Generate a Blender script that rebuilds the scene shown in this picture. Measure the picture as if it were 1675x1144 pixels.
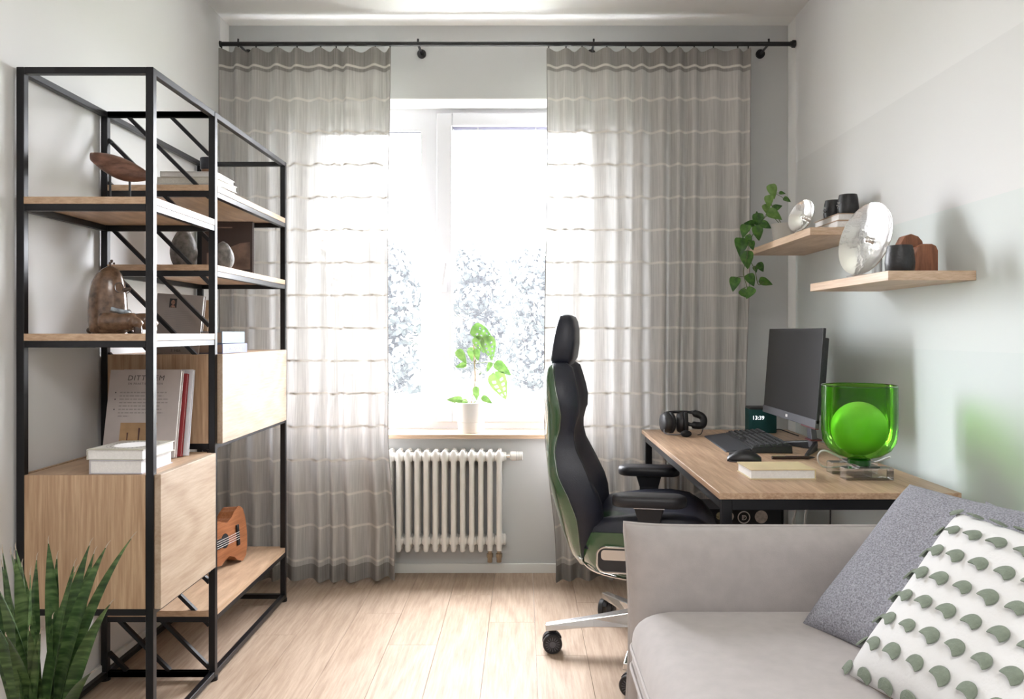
import bpy, bmesh, math, random
from mathutils import Vector, Matrix, Euler, noise

# ------------------------------------------------------------------ clear
for o in list(bpy.data.objects):
    bpy.data.objects.remove(o, do_unlink=True)
scene = bpy.context.scene
C = scene.collection
PI = math.pi
rnd = random.Random(7)

# ------------------------------------------------------------------ camera
# room units are metres: x right, y towards the window, z up; the camera stands at the origin
CAM_H = 1.19
cam = bpy.data.cameras.new('camera')
cam.sensor_width = 36.0
cam.lens = 1280.0 / 1675.0 * 36.0
cam.shift_x = (837.5 - 856.0) / 1675.0
cam.shift_y = (545.0 - 572.0) / 1675.0
cam.clip_start = 0.02
cam.clip_end = 400
camo = bpy.data.objects.new('camera', cam)
C.objects.link(camo)
camo.location = (0, 0, CAM_H)
camo.rotation_euler = (PI / 2, 0, 0)
scene.camera = camo

# ------------------------------------------------------------------ world, lamps, exposure
SKY = 27.0
world = bpy.data.worlds.new('world')
scene.world = world
world.use_nodes = True
bg = world.node_tree.nodes['Background']
bg.inputs['Color'].default_value = (0.965, 0.965, 1.02, 1)
bg.inputs['Strength'].default_value = SKY

def area_light(name, loc, rot, sx, sy, power, col=(1, 1, 1), portal=False):
    l = bpy.data.lights.new(name, 'AREA')
    l.shape = 'RECTANGLE'
    l.size = sx
    l.size_y = sy
    l.energy = power
    l.color = col
    if portal:
        l.cycles.is_portal = True
    o = bpy.data.objects.new(name, l)
    C.objects.link(o)
    o.location = loc
    o.rotation_euler = rot
    return o

# daylight enters through the window opening (sampling portal for the sky, emits nothing itself)
area_light('window_portal', (-0.352, 4.20, 1.52), (-PI / 2, 0, 0), 1.65, 1.66, 1, portal=True)
# unseen fill light, added behind the camera to brighten the room
area_light('fill_light', (0.0, -0.5, 2.66), (0, 0, 0), 1.3, 1.3, 30, (1.0, 0.985, 0.965))

vs = scene.view_settings
vs.view_transform = 'Standard'
vs.look = 'None'
vs.exposure = 0.90
vs.gamma = 1.0
vs.use_curve_mapping = False

# ------------------------------------------------------------------ mesh helpers
class MB:
    """collects simple shapes and links them as ONE mesh object"""
    def __init__(s):
        s.v = []
        s.f = []
    def add(s, vs_, fs_):
        n = len(s.v)
        s.v += [tuple(p) for p in vs_]
        s.f += [tuple(i + n for i in f) for f in fs_]
        return s
    def box(s, a, b):
        x0, y0, z0 = a
        x1, y1, z1 = b
        return s.add([(x0, y0, z0), (x1, y0, z0), (x1, y1, z0), (x0, y1, z0), (x0, y0, z1), (x1, y0, z1), (x1, y1, z1), (x0, y1, z1)],
                     [(0, 3, 2, 1), (4, 5, 6, 7), (0, 1, 5, 4), (1, 2, 6, 5), (2, 3, 7, 6), (3, 0, 4, 7)])
    def bar(s, p, q, w, h=None, up=(0, 0, 1)):
        """rectangular bar from p to q, w wide, h along up"""
        h = h or w
        p = Vector(p); q = Vector(q)
        d = (q - p).normalized()
        u = Vector(up)
        if abs(d.dot(u)) > 0.99:
            u = Vector((0, 1, 0))
        r = d.cross(u).normalized()
        u = r.cross(d).normalized()
        vs_ = []
        for c in (p, q):
            for a, b in ((-1, -1), (1, -1), (1, 1), (-1, 1)):
                vs_.append(c + r * (a * w / 2) + u * (b * h / 2))
        return s.add(vs_, [(0, 1, 2, 3), (7, 6, 5, 4), (0, 4, 5, 1), (1, 5, 6, 2), (2, 6, 7, 3), (3, 7, 4, 0)])
    def loft(s, rings, cap=True, closed=True):
        n = len(rings[0])
        vs_ = [p for r in rings for p in r]
        fs_ = []
        for i in range(len(rings) - 1):
            for j in range(n if closed else n - 1):
                k = (j + 1) % n
                fs_.append((i * n + j, i * n + k, (i + 1) * n + k, (i + 1) * n + j))
        if cap:
            fs_.append(tuple(range(n))[::-1])
            fs_.append(tuple((len(rings) - 1) * n + j for j in range(n)))
        return s.add(vs_, fs_)
    def tube(s, pts, r, n=8, cap=True):
        pts = [Vector(p) for p in pts]
        rr = r if isinstance(r, (list, tuple)) else [r] * len(pts)
        rings = []
        prev = None
        for i, p in enumerate(pts):
            d = (pts[min(i + 1, len(pts) - 1)] - pts[max(i - 1, 0)]).normalized()
            if prev is None:
                a = Vector((0, 0, 1)) if abs(d.z) < 0.9 else Vector((1, 0, 0))
                a = (a - d * a.dot(d)).normalized()
            else:
                a = (prev - d * prev.dot(d))
                a = a.normalized() if a.length > 1e-6 else Vector((1, 0, 0))
            prev = a
            b = d.cross(a)
            rings.append([p + (a * math.cos(2 * PI * k / n) + b * math.sin(2 * PI * k / n)) * rr[i] for k in range(n)])
        return s.loft(rings, cap)
    def cyl(s, p, q, r, n=20, r2=None):
        return s.tube([p, q], [r, r if r2 is None else r2], n)
    def lathe(s, prof, n=32, c=(0, 0, 0), cap=True):
        """prof: (radius, z) from bottom to top about the z axis through c"""
        rings = [[(c[0] + r * math.cos(2 * PI * k / n), c[1] + r * math.sin(2 * PI * k / n), c[2] + z) for k in range(n)] for r, z in prof]
        return s.loft(rings, cap)
    def ball(s, c, rx, ry=None, rz=None, n=16, m=10):
        ry = ry or rx
        rz = rz or rx
        rings = []
        for i in range(m + 1):
            t = -PI / 2 + PI * (i * 0.98 + 0.01 * m) / m
            rings.append([(c[0] + rx * math.cos(t) * math.cos(2 * PI * k / n), c[1] + ry * math.cos(t) * math.sin(2 * PI * k / n), c[2] + rz * math.sin(t)) for k in range(n)])
        return s.loft(rings)
    def extrude(s, poly, axis, a, b):
        """2-D polygon swept along an axis: x -> (y,z), y -> (x,z), z -> (x,y)"""
        def P(p, t):
            return {'x': (t, p[0], p[1]), 'y': (p[0], t, p[1]), 'z': (p[0], p[1], t)}[axis]
        return s.loft([[P(p, a) for p in poly], [P(p, b) for p in poly]])
    def mesh(s, name, mat, smooth=False, bevel=0, seg=2, auto=None):
        me = bpy.data.meshes.new(name)
        me.from_pydata(s.v, [], s.f)
        bm = bmesh.new()
        bm.from_mesh(me)
        bmesh.ops.recalc_face_normals(bm, faces=bm.faces)
        if bevel:
            es = [e for e in bm.edges if len(e.link_faces) == 2 and e.calc_face_angle(0) > 0.6]
            bmesh.ops.bevel(bm, geom=es, offset=bevel, segments=seg, profile=0.5, affect='EDGES', clamp_overlap=True)
        if smooth:
            lim = auto if auto is not None else 0.9
            for f in bm.faces:
                f.smooth = True
            for e in bm.edges:
                if len(e.link_faces) == 2 and e.calc_face_angle(0) > lim:
                    e.smooth = False
        bm.to_mesh(me)
        bm.free()
        if mat:
            me.materials.append(mat)
        return me
    def build(s, name, mat, parent=None, smooth=False, bevel=0, seg=2, auto=None):
        o = bpy.data.objects.new(name, s.mesh(name, mat, smooth, bevel, seg, auto))
        C.objects.link(o)
        o.parent = parent
        return o

def inst(name, me, parent=None, mw=None):
    o = bpy.data.objects.new(name, me)
    C.objects.link(o)
    o.parent = parent
    if mw is not None:
        o.matrix_local = mw
    return o

def thing(name, label, cat, loc=(0, 0, 0), rotz=0.0, group=None):
    o = bpy.data.objects.new(name, None)
    C.objects.link(o)
    o.location = loc
    o.rotation_euler = (0, 0, rotz)
    o.empty_display_size = 0.05
    return tag(o, label, cat, group)

def tag(o, label, cat, group=None):
    o['label'] = label
    o['category'] = cat
    if group:
        o['group'] = group
    return o

def struct(o):
    o['kind'] = 'structure'
    return o

def stuff(o):
    o['kind'] = 'stuff'
    return o

def frame(pos, d, n):
    """matrix with local x along d and local z close to n"""
    d = Vector(d).normalized()
    n = Vector(n)
    y = n.cross(d).normalized()
    z = d.cross(y).normalized()
    m = Matrix((d, y, z)).transposed().to_4x4()
    m.translation = Vector(pos)
    return m

def text_mesh(s, size, mat, parent, mw, name='lettering', align='CENTER', extrude=0.0002, shear=0.0, space=1.0):
    cu = bpy.data.curves.new('t', 'FONT')
    cu.body = s
    cu.size = size
    cu.align_x = align
    cu.extrude = extrude
    cu.shear = shear
    cu.space_character = space
    cu.resolution_u = 3
    to = bpy.data.objects.new('t', cu)
    C.objects.link(to)
    dg = bpy.context.evaluated_depsgraph_get()
    me = bpy.data.meshes.new_from_object(to.evaluated_get(dg))
    bpy.data.objects.remove(to, do_unlink=True)
    me.materials.clear()
    me.materials.append(mat)
    return inst(name, me, parent, mw)

def smoothstep(a, b, x):
    t = max(0.0, min(1.0, (x - a) / (b - a)))
    return t * t * (3 - 2 * t)

def bez(p0, p1, p2, n=10):
    p0, p1, p2 = Vector(p0), Vector(p1), Vector(p2)
    return [(1 - t) ** 2 * p0 + 2 * t * (1 - t) * p1 + t * t * p2 for t in [i / n for i in range(n + 1)]]

def spline(pts, n=6):
    """Catmull-Rom through pts"""
    P = [Vector(p) for p in pts]
    P = [2 * P[0] - P[1]] + P + [2 * P[-1] - P[-2]]
    out = []
    for i in range(1, len(P) - 2):
        for k in range(n):
            t = k / n
            out.append(0.5 * ((2 * P[i]) + (P[i + 1] - P[i - 1]) * t + (2 * P[i - 1] - 5 * P[i] + 4 * P[i + 1] - P[i + 2]) * t * t
                              + (-P[i - 1] + 3 * P[i] - 3 * P[i + 1] + P[i + 2]) * t ** 3))
    out.append(P[-2])
    return out

# ------------------------------------------------------------------ materials
def new_mat(name):
    m = bpy.data.materials.new(name)
    m.use_nodes = True
    nt = m.node_tree
    nt.nodes.clear()
    out = nt.nodes.new('ShaderNodeOutputMaterial')
    return m, nt, out

def N(nt, kind, **kw):
    n = nt.nodes.new(kind)
    for k, v in kw.items():
        if k.startswith('i_'):
            n.inputs[k[2:].replace('_', ' ')].default_value = v
        else:
            setattr(n, k, v)
    return n

def L(nt, a, b):
    nt.links.new(a, b)

def c4(c):
    return (c[0], c[1], c[2], 1)

def ramp(nt, fac, stops, interp='LINEAR'):
    r = N(nt, 'ShaderNodeValToRGB')
    r.color_ramp.interpolation = interp
    el = r.color_ramp.elements
    while len(el) > 1:
        el.remove(el[0])
    el[0].position = stops[0][0]
    el[0].color = c4(stops[0][1])
    for p, c in stops[1:]:
        e = el.new(p)
        e.color = c4(c)
    L(nt, fac, r.inputs['Fac'])
    return r.outputs['Color']

def coords(nt, scale=(1, 1, 1), rot=(0, 0, 0), kind='Object'):
    tc = N(nt, 'ShaderNodeTexCoord')
    mp = N(nt, 'ShaderNodeMapping')
    mp.inputs['Scale'].default_value = scale
    mp.inputs['Rotation'].default_value = rot
    L(nt, tc.outputs[kind], mp.inputs['Vector'])
    return mp.outputs['Vector']

def plain(name, col, rough=0.5, metal=0.0, spec=0.5, var=0.0, vscale=8.0, bump=0.0, bscale=60.0, coat=0.0, emit=None, sheen=0.0, trans=0.0):
    m, nt, out = new_mat(name)
    p = N(nt, 'ShaderNodeBsdfPrincipled')
    p.inputs['Base Color'].default_value = c4(col)
    p.inputs['Roughness'].default_value = rough
    p.inputs['Metallic'].default_value = metal
    p.inputs['Specular IOR Level'].default_value = spec
    p.inputs['Coat Weight'].default_value = coat
    p.inputs['Sheen Weight'].default_value = sheen
    p.inputs['Transmission Weight'].default_value = trans
    v = coords(nt)
    nz = N(nt, 'ShaderNodeTexNoise')
    nz.inputs['Scale'].default_value = vscale
    nz.inputs['Detail'].default_value = 4
    L(nt, v, nz.inputs['Vector'])
    lo = tuple(max(0, x * (1 - var)) for x in col)
    hi = tuple(min(1, x * (1 + var)) for x in col)
    L(nt, ramp(nt, nz.outputs['Fac'], [(0.3, lo), (0.7, hi)]), p.inputs['Base Color'])
    if bump:
        nb = N(nt, 'ShaderNodeTexNoise')
        nb.inputs['Scale'].default_value = bscale
        nb.inputs['Detail'].default_value = 3
        L(nt, v, nb.inputs['Vector'])
        b = N(nt, 'ShaderNodeBump')
        b.inputs['Strength'].default_value = bump
        b.inputs['Distance'].default_value = 0.005
        L(nt, nb.outputs['Fac'], b.inputs['Height'])
        L(nt, b.outputs['Normal'], p.inputs['Normal'])
    if emit:
        p.inputs['Emission Color'].default_value = c4(emit[0])
        p.inputs['Emission Strength'].default_value = emit[1]
    L(nt, p.outputs['BSDF'], out.inputs['Surface'])
    return m

def wood(name, dark, light, grain=(60, 60, 3), rough=0.45, rings=0.5, ring_scale=(7, 7, 0.9), per_object=0.0, spec=0.4):
    """grain runs along the axis with the small scale"""
    m, nt, out = new_mat(name)
    p = N(nt, 'ShaderNodeBsdfPrincipled')
    p.inputs['Roughness'].default_value = rough
    p.inputs['Specular IOR Level'].default_value = spec
    tc = N(nt, 'ShaderNodeTexCoord')
    oi = N(nt, 'ShaderNodeObjectInfo')
    off = N(nt, 'ShaderNodeVectorMath', operation='SCALE')
    off.inputs[0].default_value = (13.1, 7.7, 5.3)
    L(nt, oi.outputs['Random'], off.inputs['Scale'])
    ad = N(nt, 'ShaderNodeVectorMath', operation='ADD')
    L(nt, tc.outputs['Object'], ad.inputs[0])
    L(nt, off.outputs[0], ad.inputs[1])
    m1 = N(nt, 'ShaderNodeMapping')
    m1.inputs['Scale'].default_value = grain
    L(nt, ad.outputs[0], m1.inputs['Vector'])
    n1 = N(nt, 'ShaderNodeTexNoise')
    n1.inputs['Scale'].default_value = 3.0
    n1.inputs['Detail'].default_value = 6
    n1.inputs['Roughness'].default_value = 0.65
    L(nt, m1.outputs[0], n1.inputs['Vector'])
    m2 = N(nt, 'ShaderNodeMapping')
    m2.inputs['Scale'].default_value = ring_scale
    L(nt, ad.outputs[0], m2.inputs['Vector'])
    n2 = N(nt, 'ShaderNodeTexNoise')
    n2.inputs['Scale'].default_value = 1.0
    n2.inputs['Detail'].default_value = 1.5
    L(nt, m2.outputs[0], n2.inputs['Vector'])
    mul = N(nt, 'ShaderNodeMath', operation='MULTIPLY')
    mul.inputs[1].default_value = 55.0
    L(nt, n2.outputs['Fac'], mul.inputs[0])
    sn = N(nt, 'ShaderNodeMath', operation='SINE')
    L(nt, mul.outputs[0], sn.inputs[0])
    sc = N(nt, 'ShaderNodeMath', operation='MULTIPLY_ADD')
    sc.inputs[1].default_value = 0.13 * rings
    L(nt, sn.outputs[0], sc.inputs[0])
    L(nt, n1.outputs['Fac'], sc.inputs[2])
    ad2 = N(nt, 'ShaderNodeMath', operation='MULTIPLY_ADD')
    ad2.inputs[1].default_value = per_object
    L(nt, oi.outputs['Random'], ad2.inputs[0])
    L(nt, sc.outputs[0], ad2.inputs[2])
    col = ramp(nt, ad2.outputs[0], [(0.25, dark), (0.5, tuple((a + b) / 2 for a, b in zip(dark, light))), (0.72, light)])
    L(nt, col, p.inputs['Base Color'])
    b = N(nt, 'ShaderNodeBump')
    b.inputs['Strength'].default_value = 0.08
    b.inputs['Distance'].default_value = 0.002
    L(nt, sc.outputs[0], b.inputs['Height'])
    L(nt, b.outputs['Normal'], p.inputs['Normal'])
    L(nt, p.outputs['BSDF'], out.inputs['Surface'])
    return m

def clear_mat(name, col, gloss=0.1, tint_only=False, rough=0.0, ior=1.45):
    """thin clear material: coloured see-through plus mirror reflection by Fresnel"""
    m, nt, out = new_mat(name)
    t = N(nt, 'ShaderNodeBsdfTransparent')
    t.inputs['Color'].default_value = c4(col)
    g = N(nt, 'ShaderNodeBsdfGlossy')
    g.inputs['Roughness'].default_value = rough
    fr = N(nt, 'ShaderNodeFresnel')
    fr.inputs['IOR'].default_value = ior
    ml = N(nt, 'ShaderNodeMath', operation='MULTIPLY')
    ml.inputs[1].default_value = gloss
    L(nt, fr.outputs[0], ml.inputs[0])
    mx = N(nt, 'ShaderNodeMixShader')
    L(nt, ml.outputs[0], mx.inputs['Fac'])
    L(nt, t.outputs[0], mx.inputs[1])
    L(nt, g.outputs[0], mx.inputs[2])
    L(nt, mx.outputs[0], out.inputs['Surface'])
    return m

def curtain_mat(name, see, col, stripe_period=0.1565, phase=0.0):
    m, nt, out = new_mat(name)
    v = coords(nt, (260, 40, 5))
    nz = N(nt, 'ShaderNodeTexNoise')
    nz.inputs['Scale'].default_value = 1.0
    nz.inputs['Detail'].default_value = 3
    L(nt, v, nz.inputs['Vector'])
    tc = N(nt, 'ShaderNodeTexCoord')
    sp = N(nt, 'ShaderNodeSeparateXYZ')
    L(nt, tc.outputs['Object'], sp.inputs[0])
    nw = N(nt, 'ShaderNodeTexNoise')
    nw.inputs['Scale'].default_value = 14.0
    L(nt, coords(nt, (1, 0.2, 0.2)), nw.inputs['Vector'])
    wob = N(nt, 'ShaderNodeMath', operation='MULTIPLY_ADD')
    wob.inputs[1].default_value = 0.016
    L(nt, nw.outputs['Fac'], wob.inputs[0])
    L(nt, sp.outputs['Z'], wob.inputs[2])
    mo = N(nt, 'ShaderNodeMath', operation='PINGPONG')
    mo.inputs[1].default_value = stripe_period / 2
    ph = N(nt, 'ShaderNodeMath', operation='ADD')
    ph.inputs[1].default_value = phase
    L(nt, wob.outputs[0], ph.inputs[0])
    L(nt, ph.outputs[0], mo.inputs[0])
    # 1 inside the stripe, fading at its rim
    st = N(nt, 'ShaderNodeMapRange')
    st.inputs['From Min'].default_value = 0.0035
    st.inputs['From Max'].default_value = 0.0075
    st.inputs['To Min'].default_value = 1.0
    st.inputs['To Max'].default_value = 0.0
    L(nt, mo.outputs[0], st.inputs['Value'])
    # broken yarn knots inside the stripe
    kn = N(nt, 'ShaderNodeTexNoise')
    kn.inputs['Scale'].default_value = 38.0
    L(nt, coords(nt, (1, 0.3, 2.0)), kn.inputs['Vector'])
    knr = N(nt, 'ShaderNodeMapRange')
    knr.inputs['From Min'].default_value = 0.42
    knr.inputs['From Max'].default_value = 0.6
    L(nt, kn.outputs['Fac'], knr.inputs['Value'])
    # see-through amount
    a = N(nt, 'ShaderNodeMapRange')
    a.inputs['From Min'].default_value = 0.3
    a.inputs['From Max'].default_value = 0.7
    a.inputs['To Min'].default_value = see * 0.45
    a.inputs['To Max'].default_value = see * 1.5
    L(nt, nz.outputs['Fac'], a.inputs['Value'])
    k2 = N(nt, 'ShaderNodeMath', operation='MULTIPLY_ADD')   # 0.35 + 0.6*knots
    k2.inputs[1].default_value = 0.5
    k2.inputs[2].default_value = 0.5
    L(nt, knr.outputs[0], k2.inputs[0])
    k3 = N(nt, 'ShaderNodeMath', operation='MULTIPLY')
    L(nt, k2.outputs[0], k3.inputs[0])
    L(nt, st.outputs[0], k3.inputs[1])
    inv = N(nt, 'ShaderNodeMath', operation='SUBTRACT')
    inv.inputs[0].default_value = 1.0
    L(nt, k3.outputs[0], inv.inputs[1])
    fac = N(nt, 'ShaderNodeMath', operation='MULTIPLY')
    L(nt, a.outputs[0], fac.inputs[0])
    L(nt, inv.outputs[0], fac.inputs[1])
    base = ramp(nt, nz.outputs['Fac'], [(0.3, tuple(x * 0.84 for x in col)), (0.7, tuple(min(1, x * 1.14) for x in col))])
    mc = N(nt, 'ShaderNodeMixRGB')
    mc.inputs['Color2'].default_value = (0.72, 0.69, 0.65, 1)
    L(nt, st.outputs[0], mc.inputs['Fac'])
    L(nt, base, mc.inputs['Color1'])
    d = N(nt, 'ShaderNodeBsdfDiffuse')
    t = N(nt, 'ShaderNodeBsdfTranslucent')
    L(nt, mc.outputs[0], d.inputs['Color'])
    L(nt, mc.outputs[0], t.inputs['Color'])
    m1 = N(nt, 'ShaderNodeMixShader')
    tf = N(nt, 'ShaderNodeMath', operation='MULTIPLY')
    tf.inputs[1].default_value = 0.115
    L(nt, inv.outputs[0], tf.inputs[0])
    L(nt, tf.outputs[0], m1.inputs['Fac'])
    L(nt, d.outputs[0], m1.inputs[1])
    L(nt, t.outputs[0], m1.inputs[2])
    tr = N(nt, 'ShaderNodeBsdfTransparent')
    m2 = N(nt, 'ShaderNodeMixShader')
    L(nt, fac.outputs[0], m2.inputs['Fac'])
    L(nt, m1.outputs[0], m2.inputs[1])
    L(nt, tr.outputs[0], m2.inputs[2])
    L(nt, m2.outputs[0], out.inputs['Surface'])
    return m

def leaf_mat(name, a, b, scale=30.0, stretch=(1, 1, 1), rough=0.4, trans=0.25):
    m, nt, out = new_mat(name)
    v = coords(nt, stretch)
    nz = N(nt, 'ShaderNodeTexNoise')
    nz.inputs['Scale'].default_value = scale
    nz.inputs['Detail'].default_value = 3
    L(nt, v, nz.inputs['Vector'])
    oi = N(nt, 'ShaderNodeObjectInfo')
    ad = N(nt, 'ShaderNodeMath', operation='MULTIPLY_ADD')
    ad.inputs[1].default_value = 0.25
    L(nt, oi.outputs['Random'], ad.inputs[0])
    L(nt, nz.outputs['Fac'], ad.inputs[2])
    col = ramp(nt, ad.outputs[0], [(0.42, a), (0.85, b)])
    p = N(nt, 'ShaderNodeBsdfPrincipled')
    p.inputs['Roughness'].default_value = rough
    p.inputs['Specular IOR Level'].default_value = 0.35
    L(nt, col, p.inputs['Base Color'])
    t = N(nt, 'ShaderNodeBsdfTranslucent')
    L(nt, col, t.inputs['Color'])
    mx = N(nt, 'ShaderNodeMixShader')
    mx.inputs['Fac'].default_value = trans
    L(nt, p.outputs[0], mx.inputs[1])
    L(nt, t.outputs[0], mx.inputs[2])
    L(nt, mx.outputs[0], out.inputs['Surface'])
    return m

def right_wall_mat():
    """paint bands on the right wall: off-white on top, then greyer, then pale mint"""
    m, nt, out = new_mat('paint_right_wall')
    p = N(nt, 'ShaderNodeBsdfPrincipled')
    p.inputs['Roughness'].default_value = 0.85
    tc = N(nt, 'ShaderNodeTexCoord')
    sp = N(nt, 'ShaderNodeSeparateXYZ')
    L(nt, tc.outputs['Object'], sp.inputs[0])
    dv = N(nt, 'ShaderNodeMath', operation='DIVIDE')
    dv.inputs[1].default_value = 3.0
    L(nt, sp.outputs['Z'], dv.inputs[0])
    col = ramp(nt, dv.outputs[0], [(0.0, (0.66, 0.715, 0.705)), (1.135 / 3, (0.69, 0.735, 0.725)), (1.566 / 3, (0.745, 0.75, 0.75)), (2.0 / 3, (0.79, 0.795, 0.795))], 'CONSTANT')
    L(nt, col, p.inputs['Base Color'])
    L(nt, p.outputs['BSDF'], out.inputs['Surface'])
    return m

M = {}
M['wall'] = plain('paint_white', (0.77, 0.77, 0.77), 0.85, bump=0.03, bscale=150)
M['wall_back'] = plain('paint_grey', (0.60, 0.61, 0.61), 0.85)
M['ceiling'] = plain('ceiling_white', (0.80, 0.80, 0.79), 0.6, bump=0.05, bscale=2)
M['reveal'] = plain('reveal_white', (0.66, 0.66, 0.65), 0.6)
M['trim'] = plain('trim_white', (0.84, 0.84, 0.82), 0.6)
M['rwall'] = right_wall_mat()
M['black'] = plain('black_steel', (0.006, 0.006, 0.008), 0.36, spec=0.4)
M['blackrod'] = plain('black_rod', (0.008, 0.008, 0.010), 0.45)
M['oak'] = wood('oak_veneer', (0.36, 0.22, 0.13), (0.60, 0.42, 0.27), grain=(55, 55, 2.2), ring_scale=(9, 9, 0.8))
M['oak_y'] = wood('oak_board', (0.42, 0.27, 0.17), (0.64, 0.46, 0.31), grain=(14, 2.5, 60), ring_scale=(5, 0.9, 9))
M['oak_door'] = wood('oak_door', (0.39, 0.28, 0.195), (0.53, 0.42, 0.315), grain=(40, 3, 40), ring_scale=(3, 1.4, 3.6), rings=0.9)
M['desk'] = wood('desk_top', (0.34, 0.20, 0.12), (0.60, 0.42, 0.28), grain=(40, 2.0, 60), ring_scale=(8, 0.7, 8), rough=0.4)
M['floor'] = wood('floor_oak', (0.36, 0.255, 0.18), (0.53, 0.41, 0.315), grain=(32, 2.2, 32), ring_scale=(6, 0.7, 6), rough=0.52, per_object=0.08, rings=0.6, spec=0.25)
M['walshelf'] = wood('wall_shelf_oak', (0.50, 0.34, 0.22), (0.70, 0.53, 0.39), grain=(14, 2.2, 70), ring_scale=(4, 0.8, 9))
M['sill'] = wood('sill_wood', (0.42, 0.28, 0.18), (0.66, 0.50, 0.36), grain=(2.2, 60, 60), ring_scale=(0.8, 9, 9))
M['curtain'] = curtain_mat('sheer_linen', 0.013, (0.55, 0.535, 0.52), phase=0.03)
M['curtain_hem'] = curtain_mat('sheer_linen_double', 0.003, (0.33, 0.315, 0.30), phase=0.03)
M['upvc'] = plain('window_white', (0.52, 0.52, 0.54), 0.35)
M['gasket'] = plain('gasket_dark', (0.06, 0.06, 0.09), 0.6)
def haze_glass():
    """clear pane with a faint white veil mixed in to imitate haze over the view"""
    m, nt, out = new_mat('window_glass')
    t = N(nt, 'ShaderNodeBsdfTransparent')
    t.inputs['Color'].default_value = (0.98, 0.99, 0.99, 1)
    d = N(nt, 'ShaderNodeBsdfTranslucent')
    d.inputs['Color'].default_value = (0.92, 0.92, 1.0, 1)
    nz = N(nt, 'ShaderNodeTexNoise')
    nz.inputs['Scale'].default_value = 3.0
    L(nt, coords(nt), nz.inputs['Vector'])
    mr = N(nt, 'ShaderNodeMapRange')
    mr.inputs['To Min'].default_value = 0.006
    mr.inputs['To Max'].default_value = 0.011
    L(nt, nz.outputs['Fac'], mr.inputs['Value'])
    mx = N(nt, 'ShaderNodeMixShader')
    L(nt, mr.outputs[0], mx.inputs['Fac'])
    L(nt, t.outputs[0], mx.inputs[1])
    L(nt, d.outputs[0], mx.inputs[2])
    L(nt, mx.outputs[0], out.inputs['Surface'])
    return m
M['glass'] = haze_glass()
M['radiator'] = plain('radiator_enamel', (0.83, 0.81, 0.78), 0.32)
M['chrome'] = plain('chrome', (0.75, 0.74, 0.72), 0.18, metal=1.0)
M['brass'] = plain('old_brass', (0.35, 0.28, 0.2), 0.3, metal=1.0)

# ================================================================== ROOM
XL, XR, YB, YF, ZC = -1.452, 1.305, 3.886, -3.0, 2.707
YT = 3.75          # the last strip by the window wall lies 10 mm deeper and is whiter
WX0, WX1, WZ0, WZ1 = -1.178, 0.474, 0.672, 2.36

fl = struct(MB().box((XL - 0.1, YF - 0.1, -0.12), (XR + 0.1, YB + 0.3, -0.010)).build('floor', M['trim']))
pw, y = 0.188, 0
ix = 0
x = XL - 0.005
while x < XR:
    yy = YF - 0.15 - 0.9 * ((ix * 0.37) % 1.0)
    ix += 1
    while yy < YB:
        y0, y1 = max(yy, YF), min(yy + 1.38, YB)
        if y1 - y0 > 0.05:
            wd = min(pw, XR + 0.005 - x)
            bx_ = MB().box((0.0007, 0.0007, -0.010), (wd - 0.0007, y1 - y0 - 0.0007, 0.0))
            p = bx_.build('plank', M['floor'], fl)
            p.location = (x, y0, 0)
        yy += 1.38
    x += pw

struct(MB().box((XL - 0.12, YF, 0), (XL, YT, ZC)).build('wall_left', M['wall']))
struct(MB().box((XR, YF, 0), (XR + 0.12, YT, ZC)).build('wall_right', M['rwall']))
struct(MB().box((XL - 0.12, YF - 0.12, 0), (XR + 0.12, YF, ZC)).build('wall_front', M['wall']))
struct(MB().box((XL - 0.12, YF, ZC), (XR + 0.12, YT, ZC + 0.12)).build('ceiling', M['ceiling']))
struct(MB().box((XL - 0.12, YT, 0), (XL - 0.010, YB, ZC + 0.010)).build('trim_1', M['trim']))
struct(MB().box((XR + 0.010, YT, 0), (XR + 0.12, YB, ZC + 0.010)).build('trim_2', M['trim']))
struct(MB().box((XL - 0.12, YT, ZC + 0.010), (XR + 0.12, YB, ZC + 0.12)).build('trim_3', M['trim']))
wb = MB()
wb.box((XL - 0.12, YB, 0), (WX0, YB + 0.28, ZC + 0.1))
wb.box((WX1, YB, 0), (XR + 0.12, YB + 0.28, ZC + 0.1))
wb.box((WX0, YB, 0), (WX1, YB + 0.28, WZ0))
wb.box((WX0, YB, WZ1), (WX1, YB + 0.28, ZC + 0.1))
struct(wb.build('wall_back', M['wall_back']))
rv = MB()   # white lined reveals of the window niche
rv.box((WX0, YB - 0.002, WZ0), (WX0 + 0.008, YB + 0.18, WZ1))
rv.box((WX1 - 0.008, YB - 0.002, WZ0), (WX1, YB + 0.18, WZ1))
rv.box((WX0, YB - 0.002, WZ1 - 0.008), (WX1, YB + 0.18, WZ1))
struct(rv.build('trim_4', M['reveal']))
struct(MB().box((XL - 0.01, YB - 0.013, 0), (XR + 0.01, YB, 0.047)).build('baseboard_back', M['trim'], bevel=0.003))
struct(MB().box((XL, YF, 0), (XL + 0.013, YT, 0.055)).build('baseboard_left', M['trim'], bevel=0.003))
struct(MB().box((XR - 0.013, YF, 0), (XR, YT, 0.055)).build('baseboard_right', M['trim'], bevel=0.003))

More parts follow.
